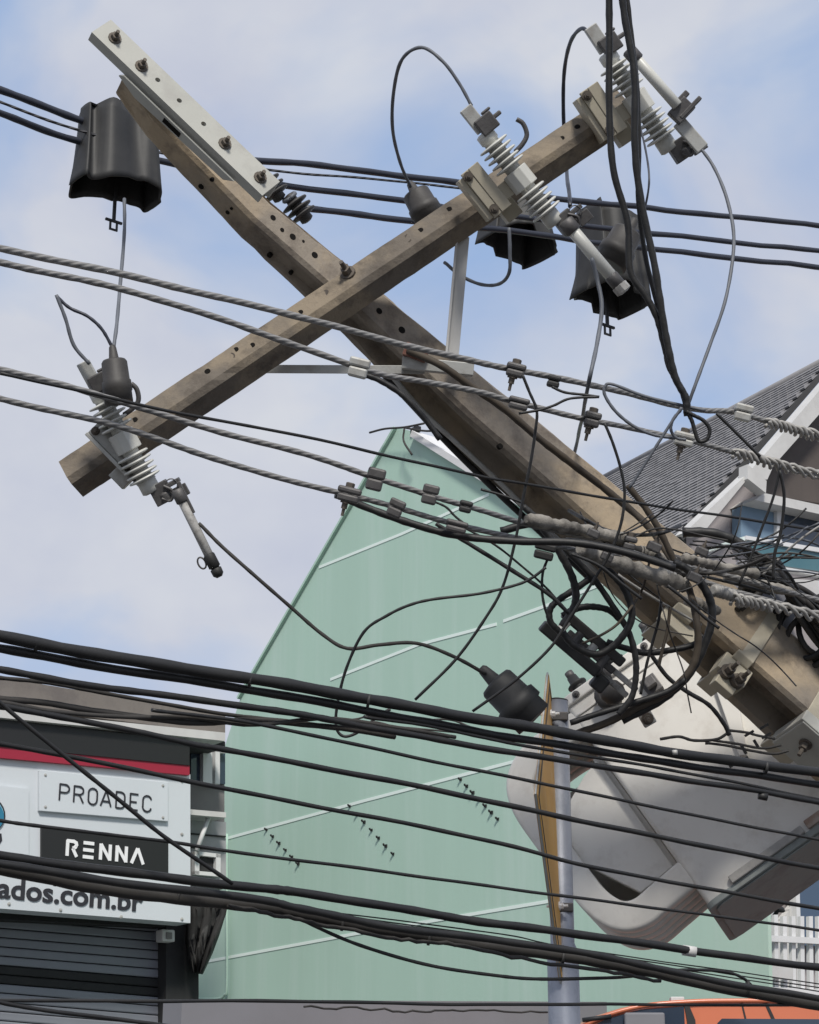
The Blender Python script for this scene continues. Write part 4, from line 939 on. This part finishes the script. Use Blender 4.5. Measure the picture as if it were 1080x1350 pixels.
# ring clips on the low cables
def clip(label, x, y, D, r, ln, dx, dy, m='galv'):
    p = SP(x, y, D); d = (p-CAM).dot(FW); L = Fr(x, y, d, dx, dy); L.o = p
    single('cable_clip', MB().lathe(L, [(-ln, r*.8), (-ln, r), (ln, r), (ln, r*.8)], 12), M[m], label, 'clip', 'small clips on the cables')
clip('pale printed clip on the low cable near the orange van', 909, 1254, TD, 7, 9, .98, .15, 'offwhite')
clip('small pale clip on the thick cable at the transformer', 890, 992, TD-.03, 3.5, 3, .1, 1)
clip('black knob on the wire below the lower pole bracket', 1006, 1050, TD, 5, 6, .98, .2, 'cable')

# jumpers and loops near the cutouts
JG = 'thin jumper wires round the cutouts'
def jw(label, pts, r, d, m='jumper', name='jumper_wire', seg=7): return cab(name, label, pts, r, d, m, 'wire', JG, False, seg)
jw('bent grey jumper from the left terminal up to a sharp tip', [(118, 480), (97, 455), (86, 420), (74, 389)], 2.6, 5.86)
jw('dark jumper from the sharp tip down to the left rubber cap', [(75, 390), (92, 405), (115, 416), (133, 432), (145, 452), (150, 464)], 2.3, 5.88, 'cable_navy')
jw('pale wire hanging from the big cover to the left cap', [(164, 262, 6.5), (164, 300, 6.4), (160, 360, 6.2), (154, 425, 5.95), (149, 462, 5.86)], 2.4, 6.2)
jw('tall hooped jumper left of the middle cutout', [(541, 246, 6.7), (528, 215, 6.6), (518, 170, 6.5), (519, 120, 6.4), (530, 78, 6.3), (556, 62, 6.25), (584, 80, 6.22), (606, 110, 6.22), (622, 140, 6.22)], 2.4, 6.4)
jw('dark jumper from highest cutout down behind the arm', [(778, 44, 6.4), (766, 38, 6.45), (752, 56, 6.6), (744, 100, 6.8), (743, 160, 6.9), (747, 220, 6.9), (752, 272, 6.3)], 2.6, 6.6, 'cable_navy')
jw('long grey jumper sweeping from highest cutout to the cable ring', [(922, 192, 6.34), (942, 222, 6.3), (960, 268, 6.2), (968, 320, 6.1), (958, 390, 6.0), (936, 455, 5.95), (918, 505, 5.9), (908, 532, 5.9)], 2.4, 6.1)
jw('short grey loop below the middle bracket beside the pale brace', [(586, 346, 6.5), (606, 362, 6.45), (634, 374, 6.4), (658, 374, 6.3), (671, 360, 6.22), (672, 332, 6.2), (671, 300, 6.2)], 2.4, 6.3)
jw('fine dark wire beside the hanging right cables', [(838, 148, 6.3), (850, 190, 6.2), (856, 235, 6.1), (850, 275, 6.1), (842, 300, 6.1)], 1.4, 6.2, 'cable_navy')
jw('pale wire falling from the open middle tube to the clamp', [(780, 340, 6.15), (788, 370, 6.15), (794, 405, 6.1), (788, 450, 6.0), (776, 505, 5.9), (768, 550, 6.4), (759, 590, 7.1), (748, 640, 7.2)], 2.9, 6.0)
jw('thin wire arching from the channel edge behind the pole head', [(188, 99), (204, 100), (222, 114), (232, 130), (240, 146)], 1.5, 6.16, 'cable_navy')
jw('grey lead from the dangling left tube to the fallen rubber cap', [(262, 690, 5.86), (290, 718, 5.86), (330, 753, 5.85), (380, 797, 5.85), (425, 836, 5.85), (458, 855, 5.85), (500, 851, 5.85), (550, 849, 5.87), (600, 866, 5.9), (640, 888, 5.98)], 2.6, 5.9, 'cable_dusty')
# the heavy hanging pair
HG = 'heavy black cables hanging from above'
def hv(label, pts, r, d=5.9, m='cable', name='hanging_cable'): return cab(name, label, pts, r, d, m, 'cable', HG, False, 8)
hv('heavy black cable hanging from the top edge, crossing the arm end', [(803, -40), (804, 40), (803, 148), (809, 224), (828, 293), (831, 357), (850, 388), (866, 418), (876, 455), (888, 492), (903, 522), (907, 548)], 4.6)
hv('heavy black cable hanging from the top edge, beside the closed tube', [(817, -40), (824, 20), (836, 97), (837, 190), (845, 259), (862, 344), (872, 410), (882, 462), (892, 500), (905, 525), (906, 546)], 4.8, 5.88)
hv('second strand wound round the hanging cable beside the tube', [(822, -40), (831, 30), (840, 110), (842, 200), (842, 262), (852, 340), (866, 400), (876, 450), (881, 482), (898, 512), (909, 540)], 3.4, 5.92)
hv('dark loop below the knot of the hanging cables', [(905, 543), (915, 548), (928, 555), (936, 567), (932, 580), (922, 582), (917, 570), (913, 556), (908, 546)], 2.8, 5.87)
hv('grey ring of wire hooked between the two upper lines', [(898, 540), (888, 552), (885, 566), (892, 577), (905, 580)], 2.2, 5.87, 'jumper', 'wire_ring')
hv('grey wire loop bulging between the two upper lines', [(930, 541), (900, 534), (850, 522), (808, 507), (798, 510), (798, 522), (812, 543), (835, 562), (862, 574), (890, 578)], 2.2, 5.9, 'jumper', 'wire_loop')
# wires dropping from the line clamps
DG = 'thin wires dropping from the line clamps'
def dw(label, pts, r=2.0, d=5.75, m='cable', name='drop_wire', seg=7): return cab(name, label, pts, r, d, m, 'wire', DG, False, seg)
dw('thin black wire falling from the first clamp across the green wall', [(689, 494), (698, 516), (708, 541), (706, 570), (700, 610), (691, 651), (679, 714), (663, 774), (640, 815), (600, 870), (547, 923)])
dw('thin black wire falling from the second clamp past the loops', [(797, 558), (808, 585), (819, 620), (824, 652), (819, 691), (804, 730), (782, 766), (751, 814), (726, 853), (680, 897), (623, 938)], 2.0, 5.74)
dw('short black wire forked beside the upper clamps', [(684, 545), (710, 541), (730, 535), (752, 526), (790, 524)], 1.9, 5.72)
dw('short black tail from the black block on the highest line', [(728, 510), (745, 517), (770, 520), (790, 523)], 1.9, 5.73)
dw('black wire from the knot leaning toward the pole', [(830, 643), (850, 612), (872, 578), (887, 555), (899, 538)], 2.1, 5.85, 'jumper')
dw('straight black wire from highest line to the verge board', [(945, 545), (975, 575), (1002, 602)], 2.2, 5.9)
dw('pair of thin black wires down past the blue column, outer one', [(1030, 612), (1020, 655), (1003, 700), (990, 735), (975, 770)], 1.8, 6.1)
dw('pair of thin black wires down past the blue column, inner one', [(1028, 620), (1034, 655), (1030, 700), (1022, 730), (1020, 765)], 2.2, 6.1)
dw('pale slanting wire across the teal balcony', [(1100, 682), (1060, 708), (1030, 734), (1005, 758)], 1.6, 6.4, 'armor')
dw('wandering thin black loop hanging far below onto the thick cable', [(720, 748), (702, 762), (680, 772), (633, 783), (573, 790), (540, 798), (510, 812), (480, 833), (457, 880), (445, 927), (443, 958), (453, 971), (473, 965), (500, 943), (515, 935)], 2.1, 5.6)
dw('black wire running down right from the lower clamps to loops', [(575, 690), (610, 711), (677, 753), (722, 782), (750, 809)], 3.0, 5.8)
dw('finer wire beside the one from the lower clamps', [(600, 690), (652, 718), (690, 748), (719, 774), (735, 792)], 1.6, 5.82)
dw('fine wire kinked above the white joint of the green wall', [(570, 660), (588, 668), (600, 680), (612, 690)], 1.7, 5.8)
dw('short wire stub leaving the pole toward the green wall', [(634, 645), (660, 652), (690, 663)], 1.9, 5.9)
dw('thin curled wire hanging below the black line connector', [(722, 738), (716, 756), (715, 780), (718, 800), (724, 818)], 1.8, 5.8)
for lab, q in (('wispy loop of wire caught over the thick cable, longest', [(442, 950), (470, 948), (500, 941), (540, 950), (590, 948), (620, 958)]), ('wispy loop of wire caught under the thick cable', [(455, 962), (490, 952), (520, 958), (560, 962), (610, 966)]), ('wispy wire end curling by the thick cable', [(470, 938), (492, 946), (486, 960), (520, 966)])):
    dw(lab, q, 1.4, 5.4, 'cable_dusty')
# service cable down the pole front, big loops
KG = 'black cable loops hanging from the pole'
def kl(label, pts, r, d=6.1, m='cable', name='cable_loop'): return cab(name, label, pts, r, d, m, 'cable', KG, False, 8, 10)
kl('long brown cable lying along the upper edge of the pole', [(538, 462, 6.28), (582, 482, 6.24), (617, 507, 6.26), (666, 540, 6.3), (712, 579, 6.34), (754, 611, 6.38), (800, 645, 6.42), (850, 690, 6.4), (882, 733, 6.3), (897, 752, 6.2), (911, 782, 6.15), (919, 818, 6.1), (920, 853, 6.1), (909, 884, 6.1), (880, 913, 6.1), (843, 932, 6.1), (803, 952, 6.1), (760, 968, 6.1)], 5, 6.2, 'cable_brown')
kl('thick black loop nearest the lower pole strap', [(888, 742), (905, 750), (924, 768), (937, 792), (939, 818), (930, 848), (915, 880), (898, 902), (870, 925), (820, 950)], 5.5, 6.12, 'cable')
kl('thick black cable curving down from the green wall line', [(470, 660), (530, 680), (600, 694), (660, 700), (704, 690), (723, 706), (741, 733), (755, 761), (760, 786), (755, 806), (741, 827)][3:], 5.2, 6.0)
kl('long black cable sweeping down in front of the transformer top', [(690, 668), (708, 684), (747, 725), (782, 761), (810, 802), (829, 835), (838, 869), (838, 900), (832, 922), (816, 942)], 4.2, 6.05)
kl('heavy black U loop at the connector block', [(790, 742), (806, 754), (823, 774), (833, 802), (831, 823), (818, 843), (802, 857), (782, 863), (757, 851), (742, 834)], 5, 6.03)
kl('flat black loop above the connector block', [(742, 812), (752, 806), (768, 801), (786, 801), (804, 806), (820, 820)], 4.4, 6.08)
kl('small black loop at the left of the connector block', [(784, 758), (760, 775), (737, 790), (726, 802), (726, 818), (736, 830), (744, 836)], 4.4, 6.06)
kl('nearly straight black cable across the transformer top', [(752, 953), (790, 940), (839, 926), (880, 913), (905, 896)], 4, 6.08)
kl('black cable running level beneath the pole to the loops', [(800, 846), (823, 854), (851, 861), (886, 857), (915, 850), (928, 838)], 4.2, 6.14)
kl('black cable line from lower clamp to the loops', [(442, 652), (480, 668), (540, 690), (600, 706), (680, 712), (760, 716), (830, 730), (890, 750)], 5.0, 5.7, 'cable', 'line_tail')
kl('black tail leaving the clamp beside the grey brace', [(478, 492), (500, 500), (530, 520), (556, 548), (580, 580)], 4, 5.85, 'cable', 'line_tail')
kl('brown cable tail from pole toward the wrapped lines', [(828, 640), (850, 668), (870, 700), (890, 742)], 4.4, 6.22, 'cable_brown')
kl('thin black wire down the front of the transformer', [(872, 793), (868, 820), (860, 850), (852, 880), (845, 915)], 2, 6.12)
kl('black cable hung from the loops over the transformer face', [(858, 862), (880, 893), (905, 912), (935, 930), (955, 955), (962, 970)], 3, 6.5)
kl('twisted pair of wires across the transformer face', [(962, 965), (945, 975), (915, 977), (895, 972), (870, 975)], 2, 6.5, 'cable_dusty')
for lab, q in (('short ragged wire end by the lower pole bracket, highest', [(962, 963), (985, 966), (1000, 970), (1022, 974)]), ('short ragged wire end by the lower pole bracket, middle', [(940, 976), (970, 980), (1005, 986), (1030, 982)]), ('short ragged wire end by the lower pole bracket, lowest', [(930, 980), (960, 984), (990, 990), (1020, 994), (1040, 990)])):
    kl(lab, q, 1.8, 6.55, 'cable_dusty', 'wire_end')
Lw = Fr(985, 976, 6.5, .85, -.5); wt = thing('tape_tails', 'short black tape tails on the wires below the lower pole bracket', 'tape', Lw(0, 0, 0))
for u, v, a, b in ((-38, 6, 5, 18), (-24, 18, 14, 5), (-12, 2, 4, 16), (0, -8, 14, 4), (6, 4, 4, 14), (22, -6, 13, 4), (18, 6, 14, 4)): part(wt, 'tail', MB().box(Lw, u, u+a, v, v+b*.8, 0, 2), M['cable'])

# clamps on the lines
CG = 'bolted clamps on the stranded lines'
def clamp(label, x, y, D, w_=11, h_=9, m='darksteel', stub=True, dx=.97, dy=.24):
    p = SP(x, y, D); d = (p-CAM).dot(FW); L = Fr(x, y, d, dx, dy); L.o = p; k = L.k
    t = thing('line_clamp', label, 'clamp', p, CG)
    mb = MB(); mb.box(L, -w_, w_, -h_, -1, -9, 9); part(t, 'upper_jaw', mb, M[m], .006)
    mb = MB(); mb.box(L, -w_*.9, w_*.9, -.5, h_, -8.5, 8.5); part(t, 'lower_jaw', mb, M[m], .006)
    if stub: part(t, 'bolt', MB().bolt(L(-2, h_, 0), L.V, 4.5*k, 13*k), M['bolt']); part(t, 'nut', MB().lathe(lambda u, a, b: L(a-1, -h_-u, b), [(0, 6), (5, 6), (6, 4)], 6, smooth=False), M['bolt'])
    return t
clamp('grey bolted clamp where second line meets the level brace', 473, 485, LD-.04, 14, 13, 'galv', False)
clamp('bolted clamp on highest line above the pole edge', 680, 488, LD-.04, 13, 9, 'darksteel')
clamp('small black block hanging under the highest line', 730, 503, LD-.04, 9, 8, 'rubber', False)
clamp('dark clamp where second line leaves the pole', 684, 532, LD-.04, 14, 8, 'darksteel', False)
clamp('bolted clamp on second line near the falling pale wire', 781, 553, LD-.04, 11, 10, 'darksteel')
clamp('clamp with tail under the knot of hanging cables', 902, 579, LD-.05, 14, 9, 'galv')
clamp('pale squared clamp on highest line before the tiled roof', 980, 544, LD-.05, 12, 11, 'galv', False)
clamp('boxy clamp on third line above the green wall edge', 495, 632, LD-.05, 12, 15, 'darksteel', False)
clamp('bolted clamp at the left end of the lower black tail', 460, 652, LD-.05, 16, 10, 'darksteel')
clamp('boxy clamp on third line over the green wall peak', 567, 652, LD-.05, 11, 13, 'darksteel', False)
clamp('black block under the third line', 614, 668, LD-.05, 9, 8, 'rubber', False)
clamp('open bolted clamp on lowest line over green wall', 522, 670, LD-.02, 11, 12, 'darksteel', False, .9, .4)
clamp('bulging clamp on lowest line over the white joint', 602, 694, LD-.02, 15, 8, 'darksteel', False)
clamp('black connector hanging where lines reach the pole', 718, 727, LD-.05, 14, 11, 'rubber', False)
clamp('dark bolted clamp on the taped lines at the pole centre', 830, 716, LD-.05, 9, 9, 'darksteel')
clamp('knot of clamps where brown cable meets the loops', 893, 745, LD+.3, 16, 13, 'darksteel', False)

for lab, pts, r, m in (('grey taped bulge just left of the knot of clamps', [(842, 726), (866, 734), (890, 742)], 8, 'sleeve'), ('dark taped bundle under the brown cable', [(764, 704), (810, 718), (860, 730)], 7, 'cable_dusty'),
        ('pale taped end over the lower pole edge', [(905, 790), (925, 798), (948, 806)], 8, 'sleeve'), ('lumpy grey sleeve beside the white house wall', [(955, 760), (1000, 770), (1050, 782)], 7, 'sleeve')):
    sleeve(lab, pts, r, m, LD+.25)
CG2 = 'small bolted connectors among the taped lines'
def nub(label, x, y, D, r):
    p = SP(x, y, D); L = Fr(x, y, (p-CAM).dot(FW), .9, .4); L.o = p
    t = thing('line_connector', label, 'connector', p, CG2)
    mb = MB(); mb.box(L, -r, r, -r*.8, r*.6, -r, r); part(t, 'body', mb, M['darksteel'], .005); part(t, 'bolt', MB().bolt(L(0, -r*.8, 0), -L.V, r*.35*L.k, r*.9*L.k), M['bolt'])
nub('small dark connector on the tape above the pole middle', 782, 704, LD-.1, 8); nub('small dark connector right of the pole middle tape', 862, 722, LD-.1, 9)
nub('small dark connector nearest the fine wire nest', 925, 728, LD-.1, 8); nub('small dark connector below the third line sleeve', 800, 735, LD-.1, 8); nub('small dark connector by the top of the thick loop', 915, 762, LD-.1, 9)
dw('crooked short black wire across the taped sleeves', [(752, 730), (790, 746), (820, 770), (846, 790)], 2.2, 5.7)
dw('dark slanting wire from the taped lines to the strap', [(880, 772), (905, 792), (930, 815), (948, 828)], 2.4, 5.95)
dw('red brown wire standing by the transformer lid', [(884, 800), (880, 830), (873, 858), (868, 880)], 2.2, 6.1, 'cable_brown')
dw('pale wire running under the pole to the taped sleeve', [(815, 757), (850, 780), (885, 802), (925, 825)], 1.8, 6.3, 'armor')
dw('fine dusty wire arching from the pole face over the nest', [(830, 712), (860, 698), (890, 698), (930, 706), (960, 712)], 1.3, 6.0, 'cable_dusty')
dw('dark folded cable behind the fine nest of wires', [(900, 702), (940, 704), (975, 716), (1000, 740), (1012, 765)], 7, 6.9, 'cable')

# connector block over the transformer top
Lk = Fr(765, 846, 6.15, .76, .65); cb2 = thing('connector_block', 'black low voltage connector block tangled in loops by transformer top', 'connector', Lk(0, 0, 0))
mb = MB(); mb.box(Lk, -52, 44, 8, 24, -20, 10); part(cb2, 'bar', mb, M['rubber'], .006)
mb = MB(); mb.box(Lk, -40, 62, -22, -8, -24, 4); part(cb2, 'bar', mb, M['cap'], .006)
for u in (-30, -6, 18, 40): part(cb2, 'stud', MB().lathe(lambda a, b, c, u=u: Lk(u+b, -10+a, c), [(0, 6), (18, 6), (20, 9), (28, 9), (30, 4)], 10), M['galv'] if u in (-30, 18) else M['darksteel'])
mb = MB(); mb.box(Lk, -20, 60, -4, 6, -8, 0); part(cb2, 'strap', mb, M['darksteel'], .004)
mb = MB(); mb.box(Lk, 30, 100, -4, 4, -14, -6); mb.box(Lk, 40, 96, 10, 18, -20, -12); part(cb2, 'rod', mb, M['tube'], .004)
mb = MB(); mb.box(Lk, 46, 66, 14, 36, -24, 2); part(cb2, 'foot', mb, M['rubber'], .008)
Lz = Fr(808, 913, 6.6, .3, .95); kn = thing('round_fitting', 'round black fitting hanging before the transformer face', 'fitting', Lz(0, 0, 0))
part(kn, 'ball', MB().lathe(Lz, [(-17, 4), (-14, 10), (-6, 16), (4, 17), (12, 12), (16, 4)], 16), M['cap'])
part(kn, 'stem', MB().rod(Lz(-40, 0, 0), Lz(-14, 0, 0), 5*Lz.k), M['darksteel'])
Lz = Fr(852, 945, 6.7, .5, .86); bx = thing('bolted_lug', 'small bolted earth lug on the transformer face', 'lug', Lz(0, 0, 0))
mb = MB(); mb.box(Lz, -12, 12, -9, 9, -4, 6); part(bx, 'block', mb, M['galv'], .004); part(bx, 'bolt', MB().bolt(Lz(2, 0, 6), Lz.W, .014, .03), M['bolt'])
# bolts and stubs on the sleeves cluster
# coil of spare cable at the right edge
rnd = random.Random(12)
co = thing('cable_coil', 'dark coil of spare cable bunched behind the lower pole strap', 'cable coil', W(1040, 820, 6.9))
for i in range(19):
    o_ = i*3.6; x0 = 985+rnd.uniform(-6, 6); P = [(x0-8, 802-o_*.2+rnd.uniform(-4, 4)), (x0+12, 786-o_*.7), (x0+38, 766-o_*.35+rnd.uniform(-4, 4)), (x0+70, 775+o_*.5), (x0+105, 798+o_*.9), (x0+150, 830+o_)]
    part(co, 'strand', MB().tube(catmull([W(x, y, 6.85+rnd.uniform(-.08, .08)) for x, y in P], 6), 4.2*6.9/F), M['cable'] if i % 3 else M['cable_dusty'])
for i in range(7):
    c_ = (1058+rnd.uniform(-15, 30), 850+rnd.uniform(-25, 25)); R_ = rnd.uniform(26, 44)
    part(co, 'loop', MB().tube([W(c_[0]+R_*math.cos(a*.24), c_[1]+R_*1.2*math.sin(a*.24), 6.9+.02*math.sin(a*.6+i)) for a in range(25)], 4*6.9/F), M['cable_dusty' if i % 2 else 'cable'])
nest = thing('wire_nest', 'nest of fine wires tangled above the coil by the balcony', 'wire nest', W(985, 735, 6.4))
for i in range(20):
    x, y = 880+rnd.uniform(0, 110), 712+rnd.uniform(0, 45); P = [(x, y)]; cv = rnd.uniform(-.4, .4); a = rnd.uniform(-.3, .5) - cv*1.6
    for j in range(rnd.choice((5, 6, 7))):
        a += cv*.7+rnd.uniform(-.1, .1); x += 24*math.cos(a); y += 24*math.sin(a); P.append((x, y))
    part(nest, 'wire', MB().tube(catmull([W(a_, b_, 6.4+rnd.uniform(-.06, .06)) for a_, b_ in P], 6), rnd.choice((.9, 1.2, 1.5, 2.2))*6.4/F, 6), M[rnd.choice(('cable', 'cable_dusty', 'jumper', 'cable'))])
tg = thing('wire_tangle', 'messy tangle of thin black wires over the pole beside the thick loops', 'wire tangle', W(900, 780, 6.1))
for i in range(10):
    x, y = rnd.uniform(745, 930), 0; y = 690 + (x-745)*.45 + rnd.uniform(-25, 70); P = [(x, y)]; a = rnd.uniform(-.4, 1.6)
    cv = rnd.uniform(-.3, .3)
    for j in range(rnd.choice((5, 6, 7))):
        a += cv+rnd.uniform(-.12, .12); x += 26*math.cos(a); y += 26*math.sin(a); P.append((x, y))
    part(tg, 'wire', MB().tube(catmull([W(a_, b_, 6.08+rnd.uniform(-.12, .1)) for a_, b_ in P], 6), rnd.choice((1.0, 1.3, 1.8, 2.6))*6.1/F, 6), M[rnd.choice(('cable', 'cable_dusty', 'cable', 'cable_brown'))])
print('objects', len(bpy.data.objects), 'tris', sum(len(m.polygons)*2 for m in bpy.data.meshes))
